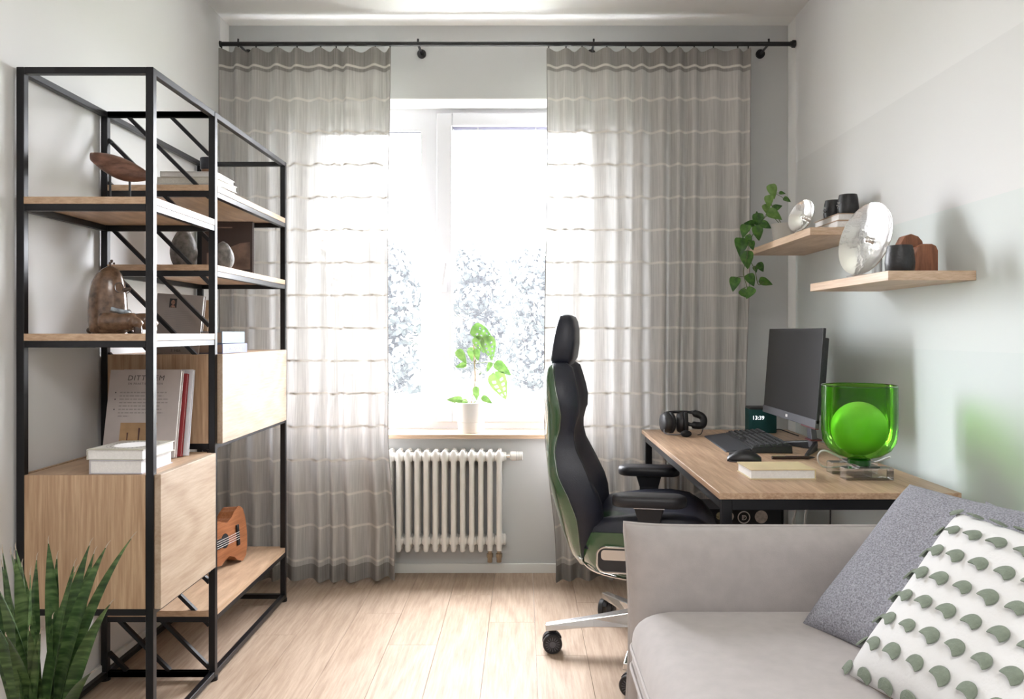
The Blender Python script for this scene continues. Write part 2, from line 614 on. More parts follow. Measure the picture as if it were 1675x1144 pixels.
# ------------------------------------------------------------------ window
win = bpy.data.objects.new('window_1', None)
C.objects.link(win)
struct(win)
FY0, FY1 = 4.06, 4.14
GB, GTL, GTR = 0.809, 2.237, 2.260
fr = MB()
fr.box((WX0, FY0, WZ0), (-1.075, FY1, WZ1))
fr.box((-1.075, FY0, GTL), (-0.532, FY1, WZ1))
fr.box((-1.075, FY0, WZ0), (-0.532, FY1, GB))
fr.box((-0.532, FY0, WZ0), (-0.452, FY1, WZ1))
fr.box((-0.452, FY0, 2.325), (WX1, FY1, WZ1))
fr.box((-0.452, FY0, WZ0), (WX1, FY1, 0.735))
fr.box((0.435, FY0, 0.735), (WX1, FY1, 2.325))
fr.build('window_frame', M['upvc'], win)
sa = MB()
SY = FY0 - 0.018
sa.box((-0.450, SY, 0.730), (-0.368, FY1 - 0.02, 2.33))
sa.box((0.355, SY, 0.730), (0.437, FY1 - 0.02, 2.33))
sa.box((-0.368, SY, GTR), (0.355, FY1 - 0.02, 2.33))
sa.box((-0.368, SY, 0.730), (0.355, FY1 - 0.02, GB))
sash = sa.build('sash', M['upvc'], win, bevel=0.006)
gk = MB()
g = 0.0035
gk.box((-0.368, SY + 0.012, GB), (-0.368 + g, SY + 0.02, GTR))
gk.box((0.355 - g, SY + 0.012, GB), (0.355, SY + 0.02, GTR))
gk.box((-0.368, SY + 0.012, GB), (0.355, SY + 0.02, GB + g))
gk.build('gasket', M['gasket'], sash)
gk = MB()
gk.box((-0.532 - 0.002, FY0 + 0.012, GB), (-0.532, FY0 + 0.02, GTL))
gk.box((-1.075, FY0 + 0.012, GTL - 0.004), (-0.532, FY0 + 0.02, GTL))
gk.box((-1.075, FY0 + 0.012, GB), (-0.532, FY0 + 0.02, GB + 0.002))
gk.build('gasket', M['gasket'], win)
br = MB()
br.box((-0.364, SY + 0.02, GTR - 0.016), (0.351, SY + 0.04, GTR))
blind = br.build('blind_rail', plain('blind_lilac', (0.34, 0.34, 0.45), 0.5), sash)
for cx in (-0.24, 0.06):
    MB().box((cx, SY + 0.014, GTR - 0.017), (cx + 0.008, SY + 0.022, GTR - 0.004)).build('clip', M['upvc'], sash)
MB().box((-0.37, 4.085, GB - 0.01), (0.36, 4.091, GTR + 0.01)).build('pane', M['glass'], sash)
MB().box((-1.08, 4.095, GB - 0.01), (-0.53, 4.101, GTL + 0.01)).build('pane', M['glass'], win)
hd = MB()
hd.box((-0.424, SY - 0.008, 1.40), (-0.396, SY, 1.47)).cyl((-0.41, SY, 1.45), (-0.41, SY - 0.035, 1.45), 0.009, 12)
hd.bar((-0.414, SY - 0.036, 1.435), (-0.396, SY - 0.036, 1.55), 0.016, 0.013, up=(0, 1, 0))
hd.build('handle', M['upvc'], sash, bevel=0.003)
MB().box((WX0 - 0.03, 3.825, 0.672), (WX1 + 0.03, FY0, 0.693)).build('window_sill', M['sill'], win, bevel=0.003)

# ------------------------------------------------------------------ outside: lawn, trees
struct(MB().box((-150, 5.2, -2.4), (150, 200, -2.0)).build('ground', plain('dry_lawn', (0.16, 0.17, 0.13), 0.9, var=0.2, vscale=0.3)))
M['foliage'] = leaf_mat('tree_leaves', (0.030, 0.036, 0.036), (0.052, 0.060, 0.058), 2.0, trans=0.3)
M['bark'] = plain('bark', (0.12, 0.10, 0.08), 0.9)
def tree(x, y, h, w, seed, label):
    r = random.Random(seed)
    t = thing('tree', label, 'tree', (x, y, -2.0), 0, 'trees outside the window')
    tr = MB()
    tr.tube([(0, 0, 0), (0.1, 0, h * 0.4), (-0.1, 0.1, h * 0.8)], [0.02 * h, 0.016 * h, 0.006 * h], 7)
    for k in range(5):
        a = r.uniform(0, 6.28)
        tr.tube([(0, 0, h * (0.3 + 0.08 * k)), (math.cos(a) * w * 0.35, math.sin(a) * w * 0.35, h * (0.5 + 0.08 * k))], [0.008 * h, 0.003 * h], 5)
    tr.build('trunk', M['bark'], t)
    b = MB()
    blobs = []
    for k in range(26):
        zz = r.uniform(0.10, 0.92)
        rad = w * 0.5 * math.sin(PI * min(1, zz * 0.95 + 0.1)) ** 0.6
        a = r.uniform(0, 6.28)
        q = r.uniform(0.1, 0.75) * rad
        blobs.append((Vector((math.cos(a) * q, math.sin(a) * q, zz * h)), w * r.uniform(0.16, 0.27)))
    for c, R in blobs:
        for k in range(210):
            d = Vector((r.gauss(0, 1), r.gauss(0, 1), r.gauss(0, 1))).normalized()
            p = c + d * R * r.uniform(0.6, 1.05)
            s_ = 0.032 * w * r.uniform(0.6, 1.4)
            u = Vector((r.gauss(0, 1), r.gauss(0, 1), r.gauss(0, 1))).normalized()
            v = d.cross(u)
            if v.length < 0.05:
                continue
            v.normalize()
            u = v.cross(d)
            b.add([p - u * s_, p + v * s_ * 0.6, p + u * s_, p - v * s_ * 0.6], [(0, 1, 2, 3)])
    b.build('crown', M['foliage'], t)
for i, (x, y, h, w, lb) in enumerate([
        (-13.2, 46, 8.0, 7.0, 'broad hazy tree outside, behind the left curtain'),
        (-7.6, 42, 7.6, 6.6, 'hazy tree outside, through the narrow left window pane'),
        (-6.0, 27, 4.2, 4.0, 'low bushy tree nearest the house, at the foot of the narrow left pane'),
        (-3.3, 52, 9.0, 6.4, 'tall hazy tree outside, just right of the window handle'),
        (0.6, 43, 7.7, 5.6, 'hazy round tree outside, above the potted plant in the wide pane'),
        (4.0, 52, 8.6, 6.0, 'hazy tree outside, at the right rim of the wide pane'),
        (8.6, 44, 7.9, 6.4, 'hazy tree outside, behind the right curtain'),
        (-20.5, 52, 8.0, 7.0, 'hazy tree outside, farthest left behind the left curtain')]):
    tree(x, y, h, w, 31 + i, lb)

# ================================================================== CURTAINS
def make_curtain(name, label, x0, x1, seed, edge_l, edge_r, hooks):
    r = random.Random(seed)
    t = thing(name, label, 'curtain', (0, 3.745, 0))
    ztop, zbot = 2.551, 0.012
    nf = max(4, int((x1 - x0) / 0.088))
    ws = [r.uniform(0.7, 1.35) for _ in range(nf)]
    tot = sum(ws)
    ws = [w / tot for w in ws]
    amps = [r.uniform(0.55, 1.25) for _ in range(nf + 1)]
    cum = [0]
    for w in ws:
        cum.append(cum[-1] + w)
    def fold(s):
        for k in range(nf):
            if s <= cum[k + 1] or k == nf - 1:
                q = (s - cum[k]) / ws[k]
                a = amps[k] * (1 - q) + amps[k + 1] * q
                return a * math.cos(2 * PI * q), q
    def pt(s, z, off=0.0):
        f, q = fold(s)
        hz = 1 - (z - zbot) / (ztop - zbot)
        A = 0.020 + 0.012 * hz
        xx = x0 + (x1 - x0) * s
        xx += edge_l(z) * (1 - s) ** 2 + edge_r(z) * s ** 2
        xx += 0.008 * math.sin(7 * s * PI + 2.0 * hz)
        yy = -A * f - 0.012 * math.sin(3.1 * hz + 9 * s) * hz - off - 0.034 * smoothstep(1.0, 0.55, z)
        return xx, yy
    def sheet(za, zb, nz, off, scallop):
        nx = nf * 12
        b = MB()
        vs_, fs_ = [], []
        for j in range(nz + 1):
            for i in range(nx + 1):
                s = i / nx
                z = za + (zb - za) * j / nz
                f, q = fold(s)
                if scallop and j == nz:
                    z -= 0.011 * (0.5 - 0.5 * f)
                if not scallop and j == 0:
                    z += 0.012 * (0.5 + 0.5 * math.sin(11 * s + seed))
                xx, yy = pt(s, z, off)
                vs_.append((xx, yy, z))
        for j in range(nz):
            for i in range(nx):
                a = j * (nx + 1) + i
                fs_.append((a, a + 1, a + nx + 2, a + nx + 1))
        return b.add(vs_, fs_)
    sheet(zbot, ztop - 0.105, 46, 0, False).build('cloth', M['curtain'], t, smooth=True, auto=3)
    sheet(ztop - 0.107, ztop, 6, 0.003, True).build('heading', M['curtain_hem'], t, smooth=True, auto=3)
    hm = sheet(zbot + 0.001, zbot + 0.08, 4, 0.003, False).build('hem', M['curtain_hem'], t, smooth=True, auto=3)
    for e in (0.0, 1.0):   # stitched side edges
        pts = [(*pt(e, zbot + 0.01 + k * (ztop - zbot - 0.02) / 30), zbot + 0.01 + k * (ztop - zbot - 0.02) / 30) for k in range(31)]
        MB().tube(pts, 0.0022, 5).build('side_seam', plain('seam_grey', (0.30, 0.29, 0.28), 0.9), t, smooth=True)
    hk = MB()
    hk.bar((0, 0, -0.013), (0, 0, 0.013), 0.006, 0.004)
    hk.ball((0, 0, 0.010), 0.006, n=8, m=6)
    hme = hk.mesh('hook', M['blackrod'])
    for k in range(nf + 1):
        s = min(max(cum[k], 0.008), 0.992)
        xx, yy = pt(s, ztop)
        inst('hook', hme, t, Matrix.Translation((xx, 0.0, ztop + 0.008)))
    return t
make_curtain('curtain', 'sheer striped linen curtain on the left, behind the black bookcase', -1.452, -0.636, 3,
             lambda z: 0.0, lambda z: 0.035 * smoothstep(0.75, 0.2, z) + 0.004 * math.sin(3 * z), 9)
make_curtain('curtain', 'sheer striped linen curtain on the right, behind desk and office chair', 0.112, 1.083, 11,
             lambda z: -0.02 * smoothstep(2.3, 0.9, z) + 0.055 * smoothstep(0.8, 0.1, z), lambda z: -0.03 * smoothstep(1.6, 0.3, z), 9)

RZ, RY = 2.574, 3.745
rod = thing('curtain_rod', 'long black metal curtain rod above the window', 'curtain rod', (0, 0, 0))
MB().cyl((-1.447, RY, RZ), (1.278, RY, RZ), 0.0105, 16).build('pole', M['blackrod'], rod, smooth=True)
for x0, d in ((-1.444, -1), (1.278, 1)):
    MB().tube([(x0, RY, RZ), (x0 + d * 0.004, RY, RZ), (x0 + d * 0.006, RY, RZ), (x0 + d * 0.012, RY, RZ)] if d < 0 else
              [(x0, RY, RZ), (x0 + 0.006, RY, RZ), (x0 + 0.009, RY, RZ), (x0 + 0.022, RY, RZ)], [0.013, 0.013, 0.018, 0.018][:4] if d > 0 else [0.013, 0.013, 0.015, 0.015], 16).build('finial', M['blackrod'], rod, smooth=True)
for x in (-1.364, -0.504, 0.337, 1.175):
    b = MB()
    b.cyl((x, YB, RZ), (x, YB - 0.012, RZ), 0.022, 20)
    b.cyl((x, YB - 0.012, RZ), (x, RY, RZ), 0.006, 10)
    b.cyl((x, RY, RZ), (x, RY, RZ + 0.024), 0.005, 8)
    b.build('bracket', M['blackrod'], rod, smooth=True)

# ================================================================== RADIATOR
rad = thing('radiator', 'white column radiator under the window sill', 'radiator', (0, 3.820, 0))
col = MB()
for yy in (-0.040, 0, 0.040):
    col.tube([(0, yy, 0.133), (0, yy, 0.138), (0, yy, 0.146), (0, yy, 0.605), (0, yy, 0.617), (0, yy, 0.622)], [0.009, 0.0125, 0.0132, 0.0132, 0.011, 0.007], 12)
for zz in (0.183, 0.587):
    ring = []
    for xx, k in ((-0.0215, 0.72), (-0.016, 0.86), (-0.006, 1.0), (0.006, 1.0), (0.016, 0.86), (0.0215, 0.72)):
        ring.append([(xx, 0.051 * k * math.copysign(abs(math.cos(a)) ** 0.6, math.cos(a)), zz + 0.026 * k * math.copysign(abs(math.sin(a)) ** 0.6, math.sin(a))) for a in [2 * PI * q / 18 for q in range(18)]])
    col.loft(ring)
cme = col.mesh('column', M['radiator'], smooth=True)
for i in range(16):
    inst('column', cme, rad, Matrix.Translation((-0.117 - 0.0441 * i, 0, 0)))
MB().tube([(-0.097, 0, 0.183), (-0.088, 0, 0.183), (-0.083, 0, 0.183)], [0.027, 0.027, 0.018], 16).build('end_cap', M['radiator'], rad, smooth=True)
MB().tube([(-0.097, 0, 0.587), (-0.083, 0, 0.587)], [0.025, 0.02], 16).build('end_cap', M['radiator'], rad, smooth=True)
vl = MB().cyl((-0.084, 0, 0.590), (-0.060, 0, 0.590), 0.011, 12).build('valve', M['chrome'], rad, smooth=True)
MB().tube([(-0.066, 0, 0.590), (-0.062, 0, 0.590), (-0.052, 0, 0.590), (-0.005, 0, 0.590), (-0.002, 0, 0.590)], [0.014, 0.022, 0.024, 0.021, 0.016], 18).build('thermostat_head', M['radiator'], vl, smooth=True)
tk = MB()
for k in range(4):
    tk.tube([(-0.035 + k * 0.008, 0, 0.590), (-0.032 + k * 0.008, 0, 0.590)], [0.0238 - k * 0.0004] * 2, 18)
tk.build('grip_ring', plain('grip_grey', (0.55, 0.55, 0.55), 0.5), vl, smooth=True)
for x in (-0.117, -0.161):
    b = MB()
    b.tube([(x, -0.047, 0.138), (x, -0.047, 0.128), (x, -0.047, 0.127), (x, -0.047, 0.108), (x, -0.047, 0.107), (x, -0.047, 0.085)], [0.010, 0.010, 0.0155, 0.0155, 0.012, 0.012], 8)
    b.tube([(x, -0.047, 0.088), (x, -0.03, 0.082), (x, 0.064, 0.080)], 0.007, 8)
    b.build('pipe_fitting', M['brass'], rad, smooth=True, auto=0.5)

# ================================================================== BOOKCASE
bc = thing('bookcase', 'tall black steel bookcase with oak shelves and two cabinets along the left wall', 'bookcase', (0, 0, 0))
BX0, BX1, PT = -1.443, -1.053, 0.022
PY = (2.226, 2.672, 3.459)   # near face of each post pair
ZT = 1.948
def post(x, y):
    MB().box((x, y, 0.012), (x + PT, y + PT, ZT)).build('post', M['black'], bc, bevel=0.0015, seg=1)
    MB().cyl((x + PT / 2, y + PT / 2, 0), (x + PT / 2, y + PT / 2, 0.014), 0.016, 14).build('foot', M['black'], bc, smooth=True)
for y in PY:
    post(BX0, y)
    post(BX1 - PT, y)
def rail_x(y, z):
    MB().box((BX0 + PT, y + 0.001, z), (BX1 - PT, y + PT - 0.001, z + 0.019)).build('rail', M['black'], bc, bevel=0.001, seg=1)
def rail_y(x, y0, y1, z):
    MB().box((x + 0.001, y0, z), (x + PT - 0.001, y1, z + 0.019)).build('rail', M['black'], bc, bevel=0.001, seg=1)
def rails(ya, yb, z):
    rail_x(ya, z); rail_x(yb, z)
    rail_y(BX0, ya + PT, yb, z); rail_y(BX1 - PT, ya + PT, yb, z)
rails(PY[0], PY[1], ZT - 0.019)
rails(PY[1], PY[2], ZT - 0.019)
rail_x(PY[0], 0.013)
rails(PY[0], PY[1], 0.013)
rails(PY[1], PY[2], 0.013)
def board(ya, yb, ztop):
    MB().box((BX0 + 0.002, ya + 0.002, ztop - 0.021), (BX1 - 0.001, yb + PT - 0.002, ztop)).build('shelf', M['oak_y'], bc, bevel=0.001, seg=1)
    rails(ya, yb, ztop - 0.021 - 0.0195)
# boards lie between the posts: build them with their corners kept inside the frame
def board(ya, yb, ztop):
    pol = [(BX0 + PT, ya), (BX1 - PT, ya), (BX1 - PT, ya + PT), (BX1, ya + PT), (BX1, yb), (BX1 - PT, yb), (BX1 - PT, yb + PT),
           (BX0 + PT, yb + PT), (BX0 + PT, yb), (BX0, yb), (BX0, ya + PT), (BX0 + PT, ya + PT)]
    MB().extrude(pol, 'z', ztop - 0.020, ztop).build('shelf', M['oak_y'], bc)
    rails(ya, yb, ztop - 0.0395)
board(PY[0], PY[1] - 0.002, 1.578)
board(PY[0], PY[1] - 0.002, 1.188)
board(PY[1] + 0.002, PY[2], 1.697)
board(PY[1] + 0.002, PY[2], 1.424)
board(PY[1] + 0.002, PY[2], 0.240)
# slanted braces in the middle frame
yb_ = PY[1] + PT / 2
k = -14
xa, xb = BX0 + PT, BX1 - PT
while True:
    ssum = 0.578 + 0.1465 * k
    k += 1
    # line x + z = ssum inside [xa,xb] x [0.03, ZT-0.02]
    z_hi, z_lo = min(ZT - 0.02, ssum - xa), max(0.032, ssum - xb)
    if ssum - xb > ZT - 0.05:
        break
    if z_hi - z_lo < 0.02:
        continue
    MB().bar((ssum - z_hi, yb_, z_hi), (ssum - z_lo, yb_, z_lo), 0.012, 0.014, up=(0, 1, 0)).build('brace', M['black'], bc)
def cabinet(ya, yb, z0, z1, door_y0, door_y1):
    b = MB()
    xi, xo = BX0 + PT + 0.001, BX1 - PT - 0.001
    t = 0.016
    b.box((xi, ya + 0.001, z0), (xo, ya + t, z1))            # near side
    b.box((xi, yb + PT - t, z0), (xo, yb + PT - 0.001, z1))  # far side
    b.box((BX0 + 0.002, ya + PT, z0), (BX1 - 0.002, yb, z0 + t))
    b.box((BX0 + 0.002, ya + PT, z0), (BX0 + 0.012, yb, z1))
    cb = b.build('cabinet', M['oak'], bc)
    MB().box((BX0 + PT + 0.001, ya + t, z1 - t), (BX1 - PT - 0.001, yb + PT - t, z1)).box((BX1 - PT - 0.001, ya + PT, z1 - t), (BX1 - 0.001, yb, z1)).build('top_panel', M['oak_y'], cb)
    MB().box((BX1 + 0.001, door_y0, z0 - 0.002), (BX1 + 0.019, door_y1, z1 + 0.001)).build('door', M['oak_door'], cb, bevel=0.001, seg=1)
    MB().box((BX1 + 0.0003, door_y0 + 0.001, z0 - 0.001), (BX1 + 0.004, door_y1 - 0.001, z1)).build('door_edge', M['oak_y'], cb)
    rails(ya, yb, z0 - 0.0195)
cabinet(PY[0], PY[1] - 0.03, 0.404, 0.785, 2.232, 2.632)
cabinet(PY[1], PY[2] - 0.002, 0.812, 1.116, 2.690, 3.415)

# ================================================================== BOOKS
M['paper'] = plain('book_pages', (0.72, 0.69, 0.63), 0.9, var=0.08, vscale=200)
M['paper_white'] = plain('book_pages_white', (0.80, 0.78, 0.76), 0.9, var=0.05, vscale=200)
M['ink'] = plain('print_ink', (0.09, 0.08, 0.08), 0.8)
M['ink_soft'] = plain('print_ink_grey', (0.30, 0.27, 0.26), 0.8)
def book(name, label, dims, cover, pages, loc, rot, group=None, back=None):
    """local x = spine (0) to fore-edge (w), y = foot to head, z = thickness"""
    w, h, t = dims
    o = thing(name, label, 'book', loc, 0, group)
    o.rotation_euler = rot
    ct = min(0.0025, t * 0.12)
    b = MB()
    b.box((0, 0, 0), (w, h, ct)).box((0, 0, t - ct), (w, h, t)).box((0, 0, ct), (ct * 1.2, h, t - ct))
    cv = b.build('cover', cover, o)
    MB().box((ct * 1.2, 0.003, ct), (w - 0.004, h - 0.003, t - ct)).build('pages', pages, o)
    return o
def cov(name, col, rough=0.45, var=0.05):
    return plain(name, col, rough, var=var, vscale=20)

# lying books on the highest shelf, cup on top
cream = cov('cover_cream', (0.62, 0.58, 0.52))
greyc = cov('cover_pale_grey', (0.66, 0.65, 0.62))
book('book', 'pale book at the bottom of the pile on the topmost shelf', (0.215, 0.205, 0.017), greyc, M['paper_white'], (-1.295, 2.735, 1.697), (0, 0, 0.02), 'lying books on the topmost shelf')
book('book', 'cream book in the middle of the pile on the topmost shelf', (0.205, 0.20, 0.024), cream, M['paper'], (-1.285, 2.745, 1.714), (0, 0, -0.03), 'lying books on the topmost shelf')
book('book', 'pale grey book on top of the pile on the topmost shelf', (0.195, 0.19, 0.019), greyc, M['paper_white'], (-1.272, 2.74, 1.738), (0, 0, 0.03), 'lying books on the topmost shelf')
cup = thing('cup', 'dark cup with a brown foot standing on the pile of pale books', 'cup', (-1.128, 2.80, 1.757))
MB().lathe([(0.020, 0), (0.022, 0.002), (0.021, 0.016), (0.024, 0.017), (0.027, 0.020), (0.0275, 0.055), (0.026, 0.058), (0.023, 0.056), (0.022, 0.030)], 24).build('bowl', plain('cup_navy', (0.025, 0.028, 0.04), 0.35, var=0.3, vscale=40), cup, smooth=True)
MB().lathe([(0.0205, 0.0005), (0.0228, 0.002), (0.0222, 0.016), (0.0205, 0.0165)], 24).build('foot', plain('cup_brown', (0.22, 0.10, 0.05), 0.4), cup, smooth=True)

# wooden fish-like carving on a stand
M['walnut'] = wood('carved_wood', (0.09, 0.04, 0.025), (0.26, 0.13, 0.09), grain=(8, 40, 40), ring_scale=(4, 14, 14), rough=0.28, rings=0.8)
fs = thing('wood_carving', 'polished brown boat-shaped wood carving on a black two-pin stand', 'sculpture', (-1.248, 2.43, 1.578))
sec = []
for i in range(15):
    t = i / 14
    x = -0.095 + 0.185 * t
    r = 0.036 * max(0.05, math.sin(PI * (t * 0.86 + 0.09))) ** 0.8
    zc = 0.160 - 0.062 * t - 0.006 * math.sin(PI * t)
    sec.append([(x, 0.55 * r * math.cos(a), zc + r * math.sin(a)) for a in [2 * PI * k / 16 for k in range(16)]])
MB().loft(sec).build('carving', M['walnut'], fs, smooth=True, auto=3)
for x, z in ((-0.035, 0.105), (0.026, 0.085)):
    MB().cyl((x, 0, 0.006), (x, 0, z), 0.0035, 8).build('pin', M['blackrod'], fs, smooth=True)
MB().lathe([(0.045, 0), (0.045, 0.006), (0.042, 0.008)], 24).build('base', M['blackrod'], fs, smooth=True)

# two stone heads and a dark picture book
M['stone'] = plain('grey_stone', (0.20, 0.185, 0.175), 0.55, var=0.55, vscale=45, bump=0.6, bscale=60)
def stone(label, loc, rx, h, seed):
    b = MB()
    rings = []
    for i in range(13):
        t = i / 12
        r = rx * (math.sin(PI * (0.12 + 0.87 * t)) ** 0.55) * (1.03 - 0.25 * t)
        if i == 12:
            r = rx * 0.06
        rings.append([(r * (1 + 0.05 * noise.noise(Vector((math.cos(a) * 2, math.sin(a) * 2, t * 4 + seed)))) * math.cos(a), r * 0.85 * math.sin(a), h * t) for a in [2 * PI * k / 28 for k in range(28)]])
    o = b.loft(rings).build('carved_stone', M['stone'], None, smooth=True, auto=3)
    o.location = loc
    return tag(o, label, 'stone', 'carved stones on the shelf')
stone('larger egg-shaped grey stone on the third shelf, by the slanted braces', (-1.207, 2.78, 1.424), 0.050, 0.140, 1)
stone('smaller egg-shaped grey stone in front of the dark picture book', (-1.098, 2.86, 1.424), 0.043, 0.101, 5)
pb = book('book', 'dark brown picture book standing upright behind the small grey stone', (0.20, 0.212, 0.02), cov('cover_dark_brown', (0.055, 0.035, 0.03), 0.35), M['paper_white'], (-1.285, 3.145, 1.4245), (PI / 2, 0, 0.05))
b = MB()
b.add([(0.02, 0.02, 0.0203), (0.19, 0.02, 0.0203), (0.19, 0.13, 0.0203), (0.15, 0.125, 0.0203), (0.09, 0.10, 0.0203), (0.02, 0.085, 0.0203)], [(0, 1, 2, 3, 4, 5)])
b.add([(0.02, 0.185, 0.0203), (0.12, 0.185, 0.0203), (0.12, 0.19, 0.0203), (0.02, 0.19, 0.0203)], [(0, 1, 2, 3)])
b.build('cover_picture', plain('print_brown', (0.20, 0.13, 0.10), 0.4, var=0.6, vscale=14), pb)

# seated ceramic creature on the shelf at eye height
M['glaze'] = plain('brown_glaze', (0.16, 0.095, 0.06), 0.25, var=0.55, vscale=38, coat=0.4, bump=0.15, bscale=50)
M['glaze_dark'] = plain('dark_glaze', (0.05, 0.03, 0.022), 0.3, var=0.3, vscale=40, coat=0.3)
fg = thing('ceramic_figure', 'brown glazed ceramic figure sitting with legs stretched out on the near shelf', 'figurine', (-1.288, 2.43, 1.188))
rings = []
for z, r, xo in ((0.0, 0.046, 0.0), (0.008, 0.055, 0.0), (0.04, 0.0585, -0.001), (0.08, 0.058, -0.002), (0.12, 0.055, -0.002), (0.16, 0.048, -0.001), (0.185, 0.037, 0.002), (0.20, 0.024, 0.004), (0.208, 0.010, 0.005), (0.210, 0.002, 0.005)):
    rings.append([(xo + r * math.cos(a), r * 0.82 * math.sin(a), z) for a in [2 * PI * k / 28 for k in range(28)]])
MB().loft(rings).build('body', M['glaze'], fg, smooth=True, auto=3)
for s, e in ((-1, 0.0), (1, 0.018)):
    MB().tube(spline([(0.0, s * 0.030, 0.038), (0.045, s * 0.033, 0.036), (0.085 + e, s * 0.030, 0.038), (0.104 + e, s * 0.030, 0.030), (0.108 + e, s * 0.030, 0.008)], 5),
              [0.030] * 6 + [0.026] * 6 + [0.018] * 5 + [0.011] * 4, 12).build('leg', M['glaze'], fg, smooth=True, auto=3)
MB().tube([(0.106, -0.030, 0.0), (0.107, -0.030, 0.012), (0.104, -0.030, 0.026)], [0.012, 0.013, 0.010], 10).build('foot', M['glaze_dark'], fg, smooth=True)
MB().ball((-0.058, 0, 0.010), 0.010, n=10, m=8).build('tail', M['glaze_dark'], fg, smooth=True)
for s in (-1, 1):
    pts = [(0.044 + 0.006 * math.cos(a), s * 0.022 + 0.014 * math.cos(a), 0.142 + 0.015 * math.sin(a)) for a in [2 * PI * k / 20 for k in range(21)]]
    MB().tube(pts, 0.0014, 6).build('spectacle_ring', M['glaze_dark'], fg, smooth=True)
MB().tube([(0.05, 0, 0.135), (0.068, 0, 0.140), (0.070, 0, 0.138)], [0.008, 0.004, 0.002], 8).build('nose', M['glaze_dark'], fg, smooth=True)
MB().tube(spline([(0.030, -0.045, 0.076), (0.048, -0.03, 0.070), (0.062, 0, 0.066), (0.048, 0.03, 0.070)], 5), 0.007, 8).build('glazed_collar', plain('blue_grey_glaze', (0.30, 0.34, 0.38), 0.12, var=0.5, vscale=60, coat=0.8), fg, smooth=True)
MB().tube([(0.004, 0, 0.206), (0.006, 0, 0.220), (0.012, 0, 0.224)], 0.0028, 6).ball((0.010, 0, 0.226), 0.0045, n=8, m=6).ball((0.017, 0, 0.218), 0.0035, n=8, m=6).ball((0.004, 0, 0.219), 0.004, n=8, m=6).build('topknot', M['glaze_dark'], fg, smooth=True)

# books on the upper cabinet
taupe = cov('cover_taupe', (0.33, 0.29, 0.27), 0.4)
tb = book('book', 'taupe book with a small portrait photo on its back, leaning on the upper cabinet', (0.165, 0.214, 0.022), taupe, M['paper_white'], (-1.312, 2.78, 1.117), (PI / 2 - 0.10, 0.06, 0))
def fq(x0, y0, x1, y1, z):
    return [(x0, y0, z), (x1, y0, z), (x1, y1, z), (x0, y1, z)]
ph = MB().add(fq(0.046, 0.165, 0.072, 0.198, 0.0224), [(0, 1, 2, 3)]).build('portrait_photo', plain('photo_dark', (0.03, 0.03, 0.035), 0.4), tb)
MB().add([(0.059 + 0.007 * math.cos(2 * PI * k / 14), 0.184 + 0.009 * math.sin(2 * PI * k / 14), 0.0226) for k in range(14)], [tuple(range(14))]).add(
    [(0.049, 0.166, 0.0226), (0.069, 0.166, 0.0226), (0.064, 0.174, 0.0226), (0.054, 0.174, 0.0226)], [(0, 1, 2, 3)]).build('portrait', plain('photo_skin', (0.36, 0.20, 0.15), 0.6, var=0.5, vscale=150), ph)
b = MB()
for k in range(15):
    x1_ = 0.118 if k < 2 else rnd.uniform(0.125, 0.14)
    x0_ = 0.032 if k < 2 else (0.032 if k < 5 else 0.075)
    b.add(fq(x0_, 0.152 - k * 0.0068, x1_, 0.1542 - k * 0.0068, 0.0223), [(0, 1, 2, 3)])
stuff(b.build('print_lines', M['ink_soft'], tb))
text_mesh('2  HEA', 0.012, M['ink'], tb, Matrix.Translation((0.085, 0.010, 0.0224)))
book('book', 'slim brown book leaning right behind the taupe book', (0.16, 0.200, 0.014), cov('cover_tan', (0.42, 0.27, 0.16)), M['paper_white'], (-1.298, 2.812, 1.117), (PI / 2 - 0.09, 0.06, 0))
bl1 = book('book', 'violet-blue book with a pale spine title at the bottom of the blue pile', (0.165, 0.245, 0.034), cov('cover_violet', (0.16, 0.17, 0.29)), cov('pages_brown', (0.36, 0.26, 0.21)), (-1.066, 3.02, 1.117), (0, 0, PI), 'blue books on the upper cabinet')
text_mesh('DIANA MORGAN', 0.016, M['paper_white'], bl1, Matrix(((0, 0, -1, -0.0003), (-1, 0, 0, 0.12), (0, 1, 0, 0.010), (0, 0, 0, 1))), name='spine_title')
book('book', 'light grey-blue book on top of the blue pile', (0.160, 0.235, 0.042), cov('cover_blue', (0.18, 0.26, 0.35)), cov('pages_brown2', (0.38, 0.28, 0.22)), (-1.074, 3.015, 1.153), (0, 0, PI + 0.02), 'blue books on the upper cabinet')

# books on the lower cabinet
lil = cov('cover_greige', (0.44, 0.39, 0.37), 0.4)
db = book('book', 'large greige book showing its back cover text, leaning on the lower cabinet', (0.232, 0.285, 0.020), lil, M['paper_white'], (-1.352, 2.528, 0.786), (PI / 2 - 0.20, 0, 0))
MY = 0.0203
text_mesh('DITT HEM', 0.024, M['ink'], db, Matrix.Translation((0.118, 0.250, MY)), shear=0.12, space=1.15)
text_mesh('EN PRAKTISK VERSION', 0.0090, M['ink'], db, Matrix.Translation((0.118, 0.236, MY)), space=1.25)
b = MB()
r2 = random.Random(4)
for k, yy in enumerate((0.208, 0.197, 0.186, 0.175, 0.164, 0.153, 0.142, 0.131)):
    xx = 0.038
    end = (0.190, 0.180, 0.196, 0.198, 0.170, 0.178, 0.184, 0.075)[k]
    while xx < end:
        wl = r2.uniform(0.006, 0.016)
        b.add(fq(xx, yy, min(xx + wl, end), yy + 0.0042, MY), [(0, 1, 2, 3)])
        xx += wl + 0.003
stuff(b.build('print_lines', M['ink_soft'], db))
for yy in (0.208, 0.186, 0.153):
    MB().add([(0.024 + 0.0024 * math.cos(2 * PI * k / 10), yy + 0.002 + 0.0024 * math.sin(2 * PI * k / 10), MY) for k in range(10)], [tuple(range(10))]).build('bullet_mark', M['ink'], db)
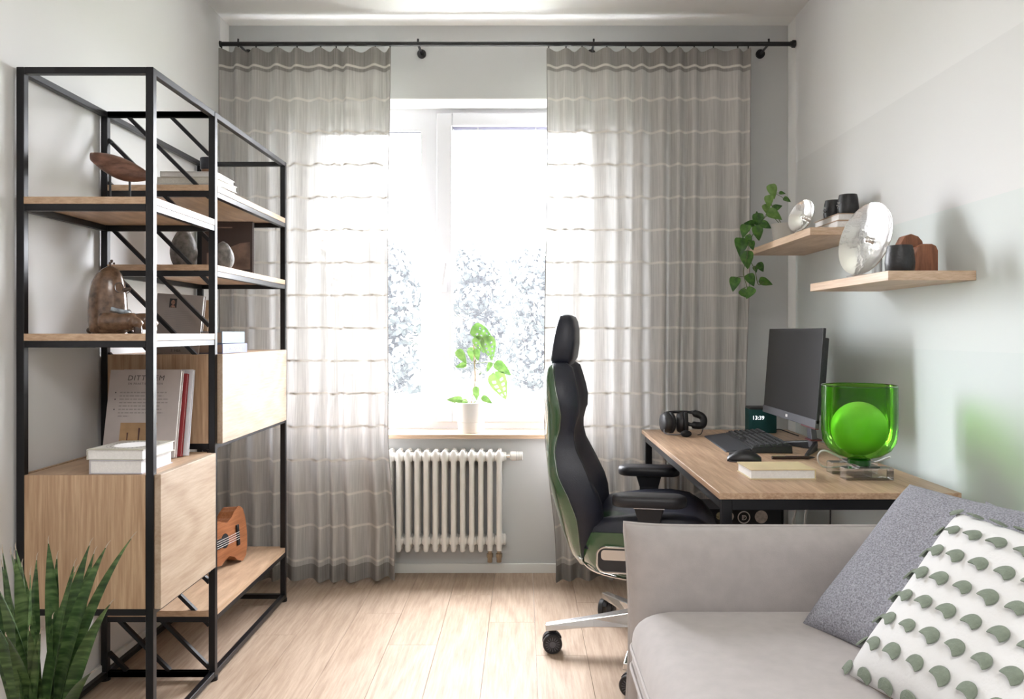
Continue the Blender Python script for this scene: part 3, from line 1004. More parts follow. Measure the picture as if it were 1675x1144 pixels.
pc = MB().add(fq(0.050, 0.035, 0.168, 0.112, MY), [(0, 1, 2, 3)]).build('cover_photo', plain('print_ochre', (0.36, 0.22, 0.11), 0.4, var=0.3, vscale=12), db)
b = MB()
for cx, s in ((0.075, 0.8), (0.112, 1.0), (0.147, 0.8)):
    b.add([(cx - 0.007 * s, 0.036, MY + 2e-4), (cx + 0.007 * s, 0.036, MY + 2e-4), (cx + 0.002 * s, 0.055, MY + 2e-4), (cx + 0.003 * s, 0.075 * s + 0.02, MY + 2e-4), (cx - 0.003 * s, 0.075 * s + 0.02, MY + 2e-4), (cx - 0.002 * s, 0.055, MY + 2e-4)], [(0, 1, 2, 3, 4, 5)])
b.build('photo_silhouettes', plain('print_maroon', (0.06, 0.02, 0.02), 0.5), pc)
book('book', 'dark red book standing behind the large greige book', (0.225, 0.272, 0.014), cov('cover_red', (0.30, 0.03, 0.035)), M['paper_white'], (-1.338, 2.556, 0.786), (PI / 2 - 0.19, 0, 0))
book('book', 'pale book with a blue head edge standing hindmost on the lower cabinet', (0.230, 0.284, 0.016), cov('cover_pale', (0.62, 0.62, 0.66)), M['paper_white'], (-1.331, 2.576, 0.786), (PI / 2 - 0.175, 0, 0))
book('book', 'thick white book lying at the near edge of the lower cabinet', (0.152, 0.195, 0.040), cov('cover_offwhite', (0.50, 0.48, 0.52)), M['paper_white'], (-1.243, 2.240, 0.786), (0, 0, 0.0))
pt_ = book('book', 'book with an ornamented white cover on top of the thick white book', (0.165, 0.190, 0.030), cov('cover_ornament', (0.52, 0.50, 0.44), 0.4), M['paper_white'], (-1.252, 2.243, 0.8262), (0, 0, -0.03))
MB().add([(0.085 + 0.050 * math.cos(2 * PI * k / 30), 0.095 + 0.058 * math.sin(2 * PI * k / 30), 0.0303) for k in range(30)], [tuple(range(30))]).build('cover_oval', M['paper_white'], pt_)
b = MB()
for k in range(36):
    a = 2 * PI * k / 36
    for q, rr in ((0.058, 0.0028), (0.068, 0.0022)):
        cx, cy = 0.085 + q * math.cos(a), 0.095 + q * 1.16 * math.sin(a)
        b.add([(cx + rr * math.cos(2 * PI * j / 6), cy + rr * math.sin(2 * PI * j / 6), 0.0303) for j in range(6)], [tuple(range(6))])
b.build('cover_beads', plain('print_plum', (0.05, 0.03, 0.07), 0.5), pt_)
b = MB()
b.add(fq(0.004, 0.004, 0.161, 0.009, 0.0303), [(0, 1, 2, 3)]).add(fq(0.004, 0.181, 0.161, 0.186, 0.0303), [(0, 1, 2, 3)])
b.build('cover_border', plain('print_gold', (0.42, 0.40, 0.18), 0.5), pt_)

# ukulele lying on its side on the lowest shelf, face to the room, neck towards the camera
M['mahogany'] = wood('ukulele_wood', (0.22, 0.075, 0.028), (0.42, 0.17, 0.075), grain=(60, 3, 60), ring_scale=(6, 1, 6), rough=0.3)
M['mahogany_d'] = plain('ukulele_side', (0.12, 0.045, 0.025), 0.3)
uk = thing('ukulele', 'small brown ukulele lying on its side on the lowest shelf', 'ukulele', (-1.212, 3.03, 0.357))
uk.rotation_euler = (0, -0.08, -0.16)
def uke_w(t):
    pts = [(0, 0.02), (0.03, 0.058), (0.12, 0.082), (0.25, 0.086), (0.36, 0.074), (0.47, 0.066), (0.58, 0.076), (0.70, 0.100), (0.82, 0.112), (0.92, 0.098), (0.98, 0.062), (1.0, 0.02)]
    for (a, b_), (c, d) in zip(pts, pts[1:]):
        if t <= c:
            q = (t - a) / (c - a)
            q = q * q * (3 - 2 * q) * 0.5 + q * 0.5
            return b_ + (d - b_) * q
    return pts[-1][1]
ts = [i / 40 for i in range(41)]
BL = 0.275
outl = [(t * BL, uke_w(t)) for t in ts] + [(t * BL, -uke_w(t)) for t in reversed(ts)]
MB().extrude(outl, 'x', -0.066, -0.003).build('body_side', M['mahogany'], uk)
tp = MB().extrude([(0.5 * BL + (p[0] - 0.5 * BL) * 1.012, p[1] * 1.02) for p in outl], 'x', -0.003, 0.001).build('soundboard', M['mahogany'], uk)
MB().extrude([(0.105 + 0.029 * math.cos(2 * PI * k / 28), 0.029 * math.sin(2 * PI * k / 28)) for k in range(28)], 'x', 0.001, 0.0016).build('sound_hole_shade', M['blackrod'], uk)  # flat black disc stands in for the shade inside the hole
MB().box((0.001, 0.190, -0.042), (0.008, 0.208, 0.042)).build('bridge', M['blackrod'], uk, bevel=0.002)
nk = MB().box((-0.016, -0.26, -0.019), (0.004, 0.06, 0.019)).build('neck', M['mahogany'], uk, bevel=0.003)
MB().box((0.004, -0.26, -0.018), (0.008, 0.075, 0.018)).build('fretboard', M['blackrod'], uk)
MB().box((-0.014, -0.345, -0.030), (0.0, -0.255, 0.030)).build('headstock', M['mahogany'], uk, bevel=0.004)
for k in range(4):
    z = -0.0135 + 0.009 * k
    MB().tube([(0.009, -0.26, z * 0.8), (0.013, 0.197, z)], 0.0009, 5).build('string', M['paper_white'], uk)

# ================================================================== WALL SHELVES
def wall_shelf(label, y0, y1, z0):
    o = MB().box((1.051, y0, z0), (XR - 0.0005, y1, z0 + 0.028)).build('wall_shelf', M['walshelf'], None, bevel=0.001, seg=1)
    return tag(o, label, 'shelf')
wall_shelf('higher oak wall shelf nearer the window, carrying the trailing plant', 2.868, 3.635, 1.550)
wall_shelf('lower oak wall shelf nearer the camera, carrying the large silver plate', 2.253, 2.866, 1.342)
ZU, ZLo = 1.578, 1.370
M['clay'] = plain('black_clay', (0.018, 0.018, 0.020), 0.42, var=0.4, vscale=50, bump=0.25, bscale=90)
def mug(label, loc, r, h, face=True):
    o = thing('mug', label, 'cup', loc, 0, 'black clay cups')
    MB().lathe([(r * 0.90, 0), (r * 0.97, 0.003), (r * 1.02, h * 0.35), (r * 0.93, h * 0.8), (r * 0.84, h), (r * 0.79, h), (r * 0.86, h * 0.75), (r * 0.9, h * 0.2)], 30).build('bowl', M['clay'], o, smooth=True, auto=1.2)
    if face:   # small stamped rosette on the window side
        for k in range(5):
            a = 2 * PI * k / 5
            MB().ball((-r * 0.98, -0.002 + 0.010 * math.cos(a), h * 0.5 + 0.010 * math.sin(a)), 0.003, n=8, m=5).build('rosette', plain('clay_grey', (0.4, 0.4, 0.4), 0.5), o, smooth=True)
    return o
book('book', 'oak-toned book lying lower under the two black cups', (0.145, 0.245, 0.027), cov('cover_woodtone', (0.42, 0.28, 0.19)), M['paper_white'], (1.297, 3.122, ZU), (0, 0, PI), 'books under the black cups')
book('book', 'beige book lying upper under the two black cups', (0.138, 0.235, 0.026), cov('cover_beige', (0.50, 0.37, 0.27)), M['paper_white'], (1.297, 3.118, ZU + 0.0275), (0, 0, PI), 'books under the black cups')
mug('black clay cup nearer the silver plate, standing on the lying books', (1.222, 2.945, ZU + 0.054), 0.038, 0.078)
mug('black clay cup farther back, standing on the lying books', (1.210, 3.055, ZU + 0.054), 0.036, 0.075)
mug('black clay cup on the lower wall shelf beside the silver plate', (1.108, 2.303, ZLo), 0.0405, 0.077, False)
M['silver'] = plain('hammered_silver', (0.82, 0.81, 0.80), 0.16, metal=1.0, bump=0.5, bscale=26)
def plate(label, c, R, n, stand):
    o = thing('silver_plate', label, 'plate', c)
    m = frame((0, 0, 0), Vector((0, 0, 1)) - Vector(n) * Vector(n).dot(Vector((0, 0, 1))) / Vector(n).length_squared, n)
    prof = [(0.001, -0.012), (R * 0.35, -0.011), (R * 0.7, -0.004), (R * 0.97, 0.006), (R, 0.008), (R, 0.0055), (R * 0.7, -0.0075), (R * 0.35, -0.015), (0.001, -0.016)]
    d = MB().lathe(prof, 56).build('dish', M['silver'], o, smooth=True, auto=1.5)
    d.matrix_local = m
    k = MB().lathe([(0.010, -0.012), (0.009, -0.006), (0.011, -0.001), (0.007, 0.004), (0.001, 0.005)], 20).build('centre_knob', M['silver'], o, smooth=True)
    k.matrix_local = m
    if stand:
        zb = ZLo - c[2]
        MB().box((-0.045, -0.05, zb), (0.065, 0.05, zb + 0.008)).build('stand', M['acrylic'], o)
        MB().box((0.030, -0.03, zb + 0.008), (0.038, 0.03, zb + 0.10)).build('stand_back', M['acrylic'], o)
    return o
M['acrylic'] = clear_mat('clear_acrylic', (0.975, 0.98, 0.985), 2.4, ior=1.6)
plate('large hammered silver plate propped up on the lower wall shelf', (1.116, 2.545, 1.378 + 0.117), 0.121, (-0.93, -0.28, 0.22), True)
plate('small silver plate propped up beside the trailing plant', (1.088, 3.05, ZU + 0.0665), 0.066, (-0.88, -0.40, 0.28), False)
M['block'] = wood('block_wood', (0.14, 0.05, 0.025), (0.30, 0.12, 0.06), grain=(40, 40, 4), ring_scale=(9, 9, 2), rough=0.4)
M['block_lit'] = wood('block_wood_lit', (0.42, 0.22, 0.14), (0.60, 0.36, 0.25), grain=(40, 40, 4), ring_scale=(9, 9, 2), rough=0.45)  # window light on the block's left side, put into a lighter wood colour
ws = thing('wood_sculpture', 'reddish wooden arched block sculpture behind a black cup', 'sculpture', (1.140, 2.380, ZLo))
arch = [(0, 0), (0.020, 0), (0.025, 0.06)] + [(0.060, 0.06), (0.062, 0.0), (0.080, 0.0)] + [(0.080 - 0.0, 0.075), (0.074, 0.10), (0.062, 0.114), (0.040, 0.122), (0.022, 0.116), (0.008, 0.09)]
MB().extrude(arch, 'y', 0.0, 0.042).build('tall_arch', M['block'], ws, bevel=0.002)
low = [(0.024, 0), (0.096, 0), (0.096, 0.066), (0.090, 0.080), (0.078, 0.086), (0.050, 0.086), (0.036, 0.078), (0.026, 0.055)]
MB().extrude(low, 'y', -0.05, -0.002).build('low_block', M['block'], ws, bevel=0.003)
MB().box((0.022, -0.049, 0.001), (0.0255, -0.004, 0.055)).build('lit_face', M['block_lit'], ws)

# trailing plant at the window end of the higher shelf
def heart_mesh(name, mat, L_=1.0, W=0.42, fold=0.35, droop=0.25, holes=False):
    b = MB()
    n, jj = 12, (-1, -0.6, -0.25, 0, 0.25, 0.6, 1)
    vs_, fs_ = [], []
    for i in range(n + 1):
        t = i / n
        w = W * (math.sin(PI * min(1, t ** 0.62)) ** 0.75) * (1.05 - 0.35 * t) if 0 < t < 1 else 0.004
        for j in jj:
            back = -0.10 * (abs(j) ** 1.5) * (1 - t) * (1 if t < 0.4 else 0.3)
            vs_.append((L_ * (t + back), j * w, -droop * t * t + fold * abs(j) * w))
    m_ = len(jj)
    for i in range(n):
        for j in range(m_ - 1):
            if holes and j in (1, 4) and i % 2 == 1 and 1 < i < n - 1:
                continue
            a = i * m_ + j
            fs_.append((a, a + 1, a + m_ + 1, a + m_))
    return b.add(vs_, fs_).mesh(name, mat, smooth=True, auto=3)
M['pothos'] = leaf_mat('pothos_leaf', (0.028, 0.085, 0.018), (0.10, 0.23, 0.045), 3.0, rough=0.3, trans=0.2)
M['pothos_l'] = leaf_mat('pothos_leaf_young', (0.10, 0.22, 0.04), (0.22, 0.36, 0.10), 3.0, rough=0.3, trans=0.3)
M['vine'] = plain('vine', (0.10, 0.14, 0.05), 0.5)
hp, hpl = heart_mesh('leaf', M['pothos']), heart_mesh('leaf', M['pothos_l'])
po = thing('trailing_plant', 'trailing green houseplant hanging over the end of the higher wall shelf', 'plant', (1.165, 3.505, ZU))
MB().lathe([(0.038, 0), (0.042, 0.004), (0.052, 0.095), (0.054, 0.10), (0.050, 0.10), (0.046, 0.085), (0.001, 0.085)], 30).build('pot', plain('pot_white', (0.62, 0.60, 0.57), 0.5), po, smooth=True)
def pp(px, py, Y):
    """pothos leaf spots measured on the photograph, given the real distance Y"""
    return Vector(((px - 856) * Y / 1280 - 1.165, Y - 3.505, CAM_H - (py - 545) * Y / 1280 - ZU))
# (x, y, distance, size in m, direction of the tip on the wall plane in degrees, young)
spots = [(1264, 314, 3.44, 0.062, -70, 1), (1258, 330, 3.40, 0.050, -95, 1), (1254, 343, 3.46, 0.045, -80, 1), (1268, 352, 3.36, 0.066, -25, 1),
         (1288, 327, 3.50, 0.034, -15, 0), (1272, 339, 3.54, 0.042, 20, 0), (1280, 316, 3.52, 0.026, 0, 0), (1238, 351, 3.48, 0.028, 95, 0),
         (1240, 362, 3.40, 0.062, -85, 0), (1240, 382, 3.36, 0.062, -70, 0), (1226, 366, 3.44, 0.046, 165, 0), (1218, 378, 3.42, 0.060, -110, 0),
         (1254, 369, 3.34, 0.046, -15, 0), (1226, 391, 3.38, 0.036, -60, 0), (1212, 404, 3.40, 0.078, -100, 0), (1222, 426, 3.42, 0.074, -95, 0),
         (1230, 402, 3.46, 0.040, -80, 0), (1245, 438, 3.50, 0.044, -50, 0), (1236, 441, 3.48, 0.028, -80, 0), (1229, 459, 3.44, 0.056, -65, 0),
         (1254, 462, 3.50, 0.060, -10, 0), (1201, 465, 3.46, 0.062, -100, 0), (1226, 480, 3.42, 0.052, -120, 0), (1218, 481, 3.48, 0.046, -50, 0)]
stem = spline([(0, 0, 0.085), pp(1258, 352, 3.46), pp(1240, 372, 3.42), pp(1226, 395, 3.41), pp(1222, 420, 3.42), pp(1216, 445, 3.44), pp(1222, 470, 3.44)], 6)
stem2 = spline([(0, 0, 0.085), pp(1262, 335, 3.46), pp(1268, 318, 3.47)], 6)
stem3 = spline([pp(1222, 420, 3.42), pp(1234, 440, 3.46), pp(1240, 465, 3.47), pp(1250, 462, 3.49)], 6)
for sp_ in (stem, stem2, stem3):
    MB().tube(sp_, 0.0017, 6).build('stem', M['vine'], po, smooth=True)
allst = stem + stem2 + stem3
r3 = random.Random(5)
for x, y, Y, s, ang, young in spots:
    c = pp(x, y, Y)
    a = math.radians(ang + r3.uniform(-8, 8))
    d = Vector((math.cos(a), -0.25 + r3.uniform(-0.2, 0.2), math.sin(a))).normalized()
    nrm = Vector((r3.uniform(-0.5, 0.0), -1.0, r3.uniform(0.2, 0.7)))
    m_ = frame(c - d * s * 0.5, d, nrm) @ Matrix.Scale(s, 4)
    inst('leaf', hpl if young else hp, po, m_)
    q = min(allst, key=lambda v: (v - (c - d * s * 0.5)).length)
    if (q - c).length > 0.004:
        MB().tube(bez(q, (q + c - d * s * 0.5) / 2 + Vector((0, 0, 0.008)), c - d * s * 0.5, 4), 0.0011, 5).build('petiole', M['vine'], po, smooth=True)

# ================================================================== POTTED PLANT ON THE SILL
mo = thing('potted_plant', 'small vining plant with holed leaves in a white pot on the window sill', 'plant', (-0.262, 3.925, 0.693))
MB().lathe([(0.062, 0), (0.064, 0.003), (0.067, 0.055), (0.072, 0.057), (0.079, 0.145), (0.080, 0.150), (0.075, 0.150), (0.072, 0.135), (0.001, 0.135)], 36).build('pot', plain('pot_pale', (0.70, 0.70, 0.70), 0.5), mo, smooth=True, auto=0.7)
MB().lathe([(0.072, 0.134), (0.05, 0.139), (0.001, 0.141)], 24).build('soil', plain('soil', (0.10, 0.075, 0.05), 0.95, var=0.5, vscale=60, bump=0.8), mo, smooth=True)
M['monst'] = leaf_mat('monstera_leaf', (0.045, 0.10, 0.022), (0.12, 0.20, 0.055), 3.0, rough=0.35, trans=0.25)
hm_ = heart_mesh('leaf', M['monst'], W=0.36, fold=0.25, droop=0.3, holes=True)
hm2 = heart_mesh('leaf', M['monst'], W=0.30, fold=0.3, droop=0.2)
def pm(px, py, Y=3.925):
    return Vector(((px - 856) * Y / 1280 + 0.262, Y - 3.925, CAM_H - (py - 545) * Y / 1280 - 0.693))
st1 = spline([(0.0, 0, 0.135), pm(777, 625), pm(776, 590), pm(775, 560)], 6)
MB().tube(st1, 0.0030, 7).build('stem', plain('stake', (0.30, 0.20, 0.10), 0.7), mo, smooth=True)
MB().tube(spline([(0.01, 0.0, 0.135), pm(786, 640), pm(780, 622), pm(787, 608), pm(776, 600), pm(779, 588)], 6), 0.0022, 6).build('stem', M['vine'], mo, smooth=True)
r4 = random.Random(9)
for x, y, s, ang, hol in [(774, 538, 0.095, -25, 1), (795, 553, 0.095, -70, 1), (779, 553, 0.070, -60, 1), (770, 570, 0.055, -85, 0), (779, 572, 0.050, -80, 0), (749, 574, 0.065, -55, 0),
                          (811, 595, 0.080, -35, 0), (810, 612, 0.115, -68, 1), (779, 634, 0.055, -90, 0), (803, 594, 0.04, -115, 0), (762, 597, 0.045, -170, 0), (755, 655, 0.060, 175, 0), (789, 650, 0.05, -30, 0), (764, 657, 0.05, -165, 0)]:
    c = pm(x, y, 3.925 + r4.uniform(-0.03, 0.02))
    a = math.radians(ang)
    d = Vector((math.cos(a), -0.2, math.sin(a))).normalized()
    inst('leaf', hm_ if hol else hm2, mo, frame(c, d, Vector((r4.uniform(-0.3, 0.3), -1, 0.35))) @ Matrix.Scale(s * 1.2, 4))
    q = min(st1, key=lambda v: (v - c).length) if y < 640 else Vector((0, 0, 0.137))
    if (q - c).length > 0.006:
        MB().tube(bez(q, (q + c) / 2 + Vector((0, 0, 0.010)), c, 5), 0.0013, 5).build('petiole', M['vine'], mo, smooth=True)

# ================================================================== DESK
DX0, DX1, DY0, DY1, DZ = 0.545, 1.218, 2.174, 3.605, 0.745
desk = thing('desk', 'oak-topped desk with a black steel frame along the right wall', 'desk', (0, 0, 0))
MB().box((DX0, DY0, DZ - 0.018), (DX1, DY1, DZ)).build('desk_top', M['desk'], desk, bevel=0.001, seg=1)
lx0, lx1, ly0, ly1 = DX0 + 0.010, DX1 - 0.038, DY0 + 0.010, DY1 - 0.03
lw = 0.028
for x in (lx0, lx1 - lw):
    for y in (ly0, ly1 - lw):
        MB().box((x, y, 0), (x + lw, y + lw, DZ - 0.019)).build('leg', M['black'], desk, bevel=0.001, seg=1)
for y in (ly0, ly1 - lw):
    MB().box((lx0 + lw, y, DZ - 0.019 - 0.030), (lx1 - lw, y + lw, DZ - 0.019)).build('apron', M['black'], desk)
for x in (lx0, lx1 - lw):
    MB().box((x, ly0 + lw, DZ - 0.019 - 0.030), (x + lw, ly1 - lw, DZ - 0.019)).build('apron', M['black'], desk)

# ------------------------------------------------------------------ things on the desk
M['plastic'] = plain('black_plastic', (0.014, 0.014, 0.017), 0.42)
M['plastic_g'] = plain('grey_plastic', (0.10, 0.10, 0.115), 0.35)
M['screen'] = plain('screen_off', (0.010, 0.010, 0.012), 0.28)
M['redacc'] = plain('red_accent', (0.11, 0.015, 0.02), 0.4)
mon = thing('monitor', 'black computer monitor turned towards the chair, screen off', 'monitor', (1.046, 3.085, DZ))
hs = MB().box((-0.006, -0.270, 0.150), (0.024, 0.270, 0.430)).build('housing', M['plastic'], mon, bevel=0.004)
hs.rotation_euler = (0, 0.075, 0)
MB().box((-0.0145, -0.305, 0.120), (-0.004, 0.305, 0.463)).build('bezel', M['plastic'], hs, bevel=0.001)
MB().box((-0.0152, -0.301, 0.136), (-0.0140, 0.301, 0.459)).build('screen', M['screen'], hs)
MB().box((-0.018, -0.305, 0.104), (-0.002, 0.305, 0.134)).build('chin', M['plastic_g'], hs, bevel=0.002)
MB().box((-0.0165, -0.302, 0.100), (-0.003, -0.16, 0.105)).build('red_strip', M['redacc'], hs)
MB().box((-0.0186, -0.012, 0.114), (-0.0178, 0.010, 0.124)).build('logo', M['paper_white'], hs)
MB().bar((0.060, -0.10, 0.010), (0.052, -0.06, 0.24), 0.045, 0.022, up=(1, 0, 0)).build('stand_column', M['plastic_g'], mon, bevel=0.003)
for s in (-1, 1):
    b = MB()
    b.loft([[(0.065, -0.10 + s * 0.012 - 0.020, 0.0), (0.065, -0.10 + s * 0.012 + 0.020, 0.0), (0.065, -0.10 + s * 0.012 + 0.016, 0.034), (0.065, -0.10 + s * 0.012 - 0.016, 0.034)],
            [(-0.030, -0.10 + s * 0.170 - 0.014, 0.0), (-0.030, -0.10 + s * 0.170 + 0.014, 0.0), (-0.030, -0.10 + s * 0.170 + 0.010, 0.008), (-0.030, -0.10 + s * 0.170 - 0.010, 0.008)]])
    b.build('stand_foot', M['plastic'], mon, bevel=0.002)
MB().box((0.040, -0.130, 0.036), (0.082, -0.068, 0.042)).build('red_ring', M['redacc'], mon)

ec = thing('smart_speaker', 'teal cube speaker clock behind the monitor', 'speaker', (1.072, 3.535, DZ), -0.10)
rr = []
def rsq(w, r, z, n=6):
    out = []
    for cx, cy, a0 in ((w - r, w - r, 0), (-w + r, w - r, PI / 2), (-w + r, -w + r, PI), (w - r, -w + r, 1.5 * PI)):
        for k in range(n + 1):
            a = a0 + k * PI / 2 / n
            out.append((cx + r * math.cos(a), cy + r * math.sin(a), z))
    return out
MB().loft([rsq(0.056, 0.012, 0.0), rsq(0.060, 0.014, 0.004), rsq(0.060, 0.014, 0.104)]).build('cube_body', plain('teal_fabric', (0.008, 0.075, 0.078), 0.85, var=0.12, vscale=300, bump=0.3, bscale=500), ec, smooth=True)
MB().loft([rsq(0.060, 0.014, 0.104), rsq(0.060, 0.014, 0.109), rsq(0.056, 0.012, 0.112)]).build('top', M['plastic'], ec, smooth=True)
M['led'] = plain('led_white', (0.9, 0.95, 1.0), 0.5, emit=((0.9, 0.95, 1.0), 1.0))
text_mesh('13:39', 0.024, M['led'], ec, Matrix(((1, 0, 0, -0.022), (0, 0, 1, -0.0605), (0, 1, 0, 0.060), (0, 0, 0, 1))), name='clock_digits')
MB().tube(spline([(0.06, -0.02, 0.012), (0.075, -0.05, 0.016), (0.10, -0.11, 0.010), (0.125, -0.17, 0.004)], 6), 0.0025, 6).build('cord', M['plastic'], ec, smooth=True)

hp_ = thing('headset', 'black over-ear headset lying at the far end of the desk', 'headset', (0.675, 3.43, DZ))
for x, yaw in ((-0.045, 0.25), (0.020, -0.15)):
    m_ = Matrix.Translation((x, 0, 0.052)) @ Matrix.Rotation(yaw, 4, 'Z') @ Matrix.Rotation(PI / 2, 4, 'Y')
    cpo = MB().lathe([(0.030, -0.024), (0.040, -0.020), (0.045, -0.008), (0.045, 0.004), (0.040, 0.006)], 26).build('ear_cup', M['plastic'], hp_, smooth=True)
    cpo.matrix_local = m_
    cu_ = MB().lathe([(0.040, 0.006), (0.047, 0.010), (0.047, 0.020), (0.040, 0.026), (0.026, 0.026), (0.024, 0.012)], 26).build('ear_pad', plain('pad_leather', (0.02, 0.02, 0.022), 0.55), cpo, smooth=True)
MB().tube(spline([(-0.050, 0.0, 0.095), (0.0, 0.01, 0.098), (0.06, 0.02, 0.095), (0.108, 0.02, 0.080), (0.118, 0.01, 0.058), (0.104, -0.005, 0.040), (0.06, -0.01, 0.044), (0.035, 0, 0.05)], 6), [0.006] * 14 + [0.016] * 22 + [0.008] * 7, 10).build('headband', M['plastic'], hp_, smooth=True, auto=3)
MB().tube(spline([(-0.060, -0.02, 0.030), (-0.062, -0.04, 0.012), (-0.03, -0.07, 0.008), (0.005, -0.085, 0.012)], 6), 0.0022, 6).build('microphone_arm', M['plastic_g'], hp_, smooth=True)
MB().ball((0.020, -0.09, 0.015), 0.024, 0.014, 0.0145, n=14, m=10).build('microphone', plain('mic_foam', (0.015, 0.015, 0.017), 0.95), hp_, smooth=True)
MB().tube(spline([(0.02, 0.02, 0.09), (0.09, 0.03, 0.10), (0.115, 0.0, 0.06), (0.10, -0.03, 0.012), (0.08, -0.04, 0.003)], 6), 0.0018, 6).build('cord', M['plastic'], hp_, smooth=True)

kb = thing('keyboard', 'black full-size keyboard with wrist rest lying lengthwise on the desk', 'keyboard', (0.892, 3.13, DZ))
kb.rotation_euler = (0, 0, -0.05)
MB().loft([[(-0.035, -0.235, 0), (0.115, -0.235, 0), (0.115, 0.235, 0), (-0.035, 0.235, 0)], [(-0.033, -0.233, 0.018), (0.113, -0.233, 0.030), (0.113, 0.233, 0.030), (-0.033, 0.233, 0.018)]]).build('case', M['plastic'], kb, bevel=0.002)
MB().loft([[(-0.128, -0.225, 0), (-0.037, -0.230, 0), (-0.037, 0.230, 0), (-0.128, 0.225, 0)], [(-0.124, -0.222, 0.004), (-0.037, -0.228, 0.017), (-0.037, 0.228, 0.017), (-0.124, 0.222, 0.004)]]).build('wrist_rest', plain('wrist_rest', (0.030, 0.032, 0.04), 0.5), kb, bevel=0.002)
b = MB()
lt = MB()
for row in range(6):
    x = -0.026 + row * 0.0225
    z = 0.0185 + (x + 0.033) / 0.146 * 0.012
    for kx in range(22):
        yk = -0.222 + kx * 0.0203
        if kx in (15,) or (row == 0 and 6 < kx < 11):
            continue
        b.loft([[(x, yk, z - 0.002), (x + 0.019, yk, z), (x + 0.019, yk + 0.0175, z), (x, yk + 0.0175, z - 0.002)],
                [(x + 0.002, yk + 0.0025, z + 0.007), (x + 0.016, yk + 0.0025, z + 0.009), (x + 0.016, yk + 0.015, z + 0.009), (x + 0.002, yk + 0.015, z + 0.007)]])
        lt.add([(x + 0.006, yk + 0.006, z + 0.0083), (x + 0.012, yk + 0.006, z + 0.0092), (x + 0.012, yk + 0.011, z + 0.0092), (x + 0.006, yk + 0.011, z + 0.0083)], [(0, 1, 2, 3)])
kc = stuff(b.build('keycaps', M['plastic'], kb))
stuff(lt.build('key_legends', plain('legend_grey', (0.32, 0.33, 0.36), 0.6), kc))

ms = thing('mouse', 'black computer mouse in front of the keyboard', 'mouse', (0.765, 2.715, DZ))
sec = []
for i in range(13):
    t = i / 12
    x = -0.056 + 0.114 * t
    hgt = 0.040 * math.sin(PI * (0.06 + 0.86 * t)) ** 0.7
    w = 0.033 * math.sin(PI * (0.10 + 0.80 * t)) ** 0.4
    ring = []
    for k in range(13):
        a = PI * k / 12
        ring.append((x, -w * math.cos(a), 0.001 + hgt * math.sin(a) ** 0.75))
    sec.append(ring)
MB().loft(sec).build('shell', M['plastic'], ms, smooth=True, auto=3)
MB().box((-0.050, -0.004, 0.018), (-0.032, 0.004, 0.031)).build('scroll_wheel', M['plastic_g'], ms, bevel=0.002)
MB().loft([[(-0.05, -0.032, 0.001), (0.05, -0.034, 0.001), (0.05, 0.034, 0.001), (-0.05, 0.032, 0.001)], [(-0.05, -0.033, 0.004), (0.05, -0.0345, 0.004), (0.05, 0.0345, 0.004), (-0.05, 0.033, 0.004)]]).build('base_rim', M['plastic_g'], ms)
ms.rotation_euler = (0, 0, -0.25)

pen = thing('pen', 'dark pen lying between the mouse and the green lamp', 'pen', (0.95, 2.755, DZ + 0.0065))
MB().tube([(-0.075, 0, 0), (0.055, 0, 0)], 0.006, 12).build('barrel', plain('pen_brown', (0.04, 0.018, 0.018), 0.35), pen, smooth=True)
MB().tube([(0.055, 0, 0), (0.070, 0, 0), (0.078, 0, 0)], [0.006, 0.003, 0.001], 12).build('tip', M['plastic'], pen, smooth=True)
MB().box((-0.070, -0.003, 0.005), (-0.030, 0.003, 0.0085)).build('clip', M['chrome'], pen)
nb = book('notebook', 'pale yellow notebook at the near edge of the desk', (0.20, 0.145, 0.030), cov('cover_straw', (0.62, 0.50, 0.30), 0.6), M['paper_white'], (0.888, 2.523, DZ), (0, 0, PI + 0.01))

# green glass lamp
lamp = thing('glass_lamp', 'green glass cup lamp with a pale globe inside, on a clear base', 'lamp', (1.045, 2.435, DZ))
M['green_glass'] = clear_mat('green_glass', (0.36, 0.78, 0.13), 0.7, ior=1.45)
prof_o = [(0.030, 0.052), (0.040, 0.058), (0.066, 0.066), (0.092, 0.084), (0.107, 0.110), (0.1115, 0.145), (0.1120, 0.20), (0.1105, 0.282)]
MB().lathe(prof_o, 56, cap=False).build('glass_cup', M['green_glass'], lamp, smooth=True, auto=3)
MB().tube([(0.1105 * math.cos(2 * PI * k / 56), 0.1105 * math.sin(2 * PI * k / 56), 0.282) for k in range(57)], 0.0017, 6, cap=False).build('rim', clear_mat('green_rim', (0.35, 0.75, 0.2), 2.5), lamp, smooth=True)
MB().lathe([(0.034, 0.040), (0.034, 0.052), (0.030, 0.055)], 30).build('glass_foot', plain('green_glass_solid', (0.01, 0.10, 0.01), 0.1), lamp, smooth=True)
MB().ball((0, 0, 0.148), 0.083, n=40, m=26).build('globe', plain('opal_globe', (0.85, 0.87, 0.75), 0.35), lamp, smooth=True)
bs = MB()
bs.box((-0.072, -0.078, 0.0), (0.072, -0.030, 0.036)).box((-0.072, 0.030, 0.0), (0.072, 0.078, 0.036))
bs.build('clear_base', M['acrylic'], lamp, bevel=0.002)
MB().box((-0.030, -0.0775, 0.0365), (0.030, 0.0775, 0.0425)).box((-0.028, -0.029, 0.0), (0.028, 0.029, 0.036)).build('clear_bridge', M['acrylic'], lamp, bevel=0.001)
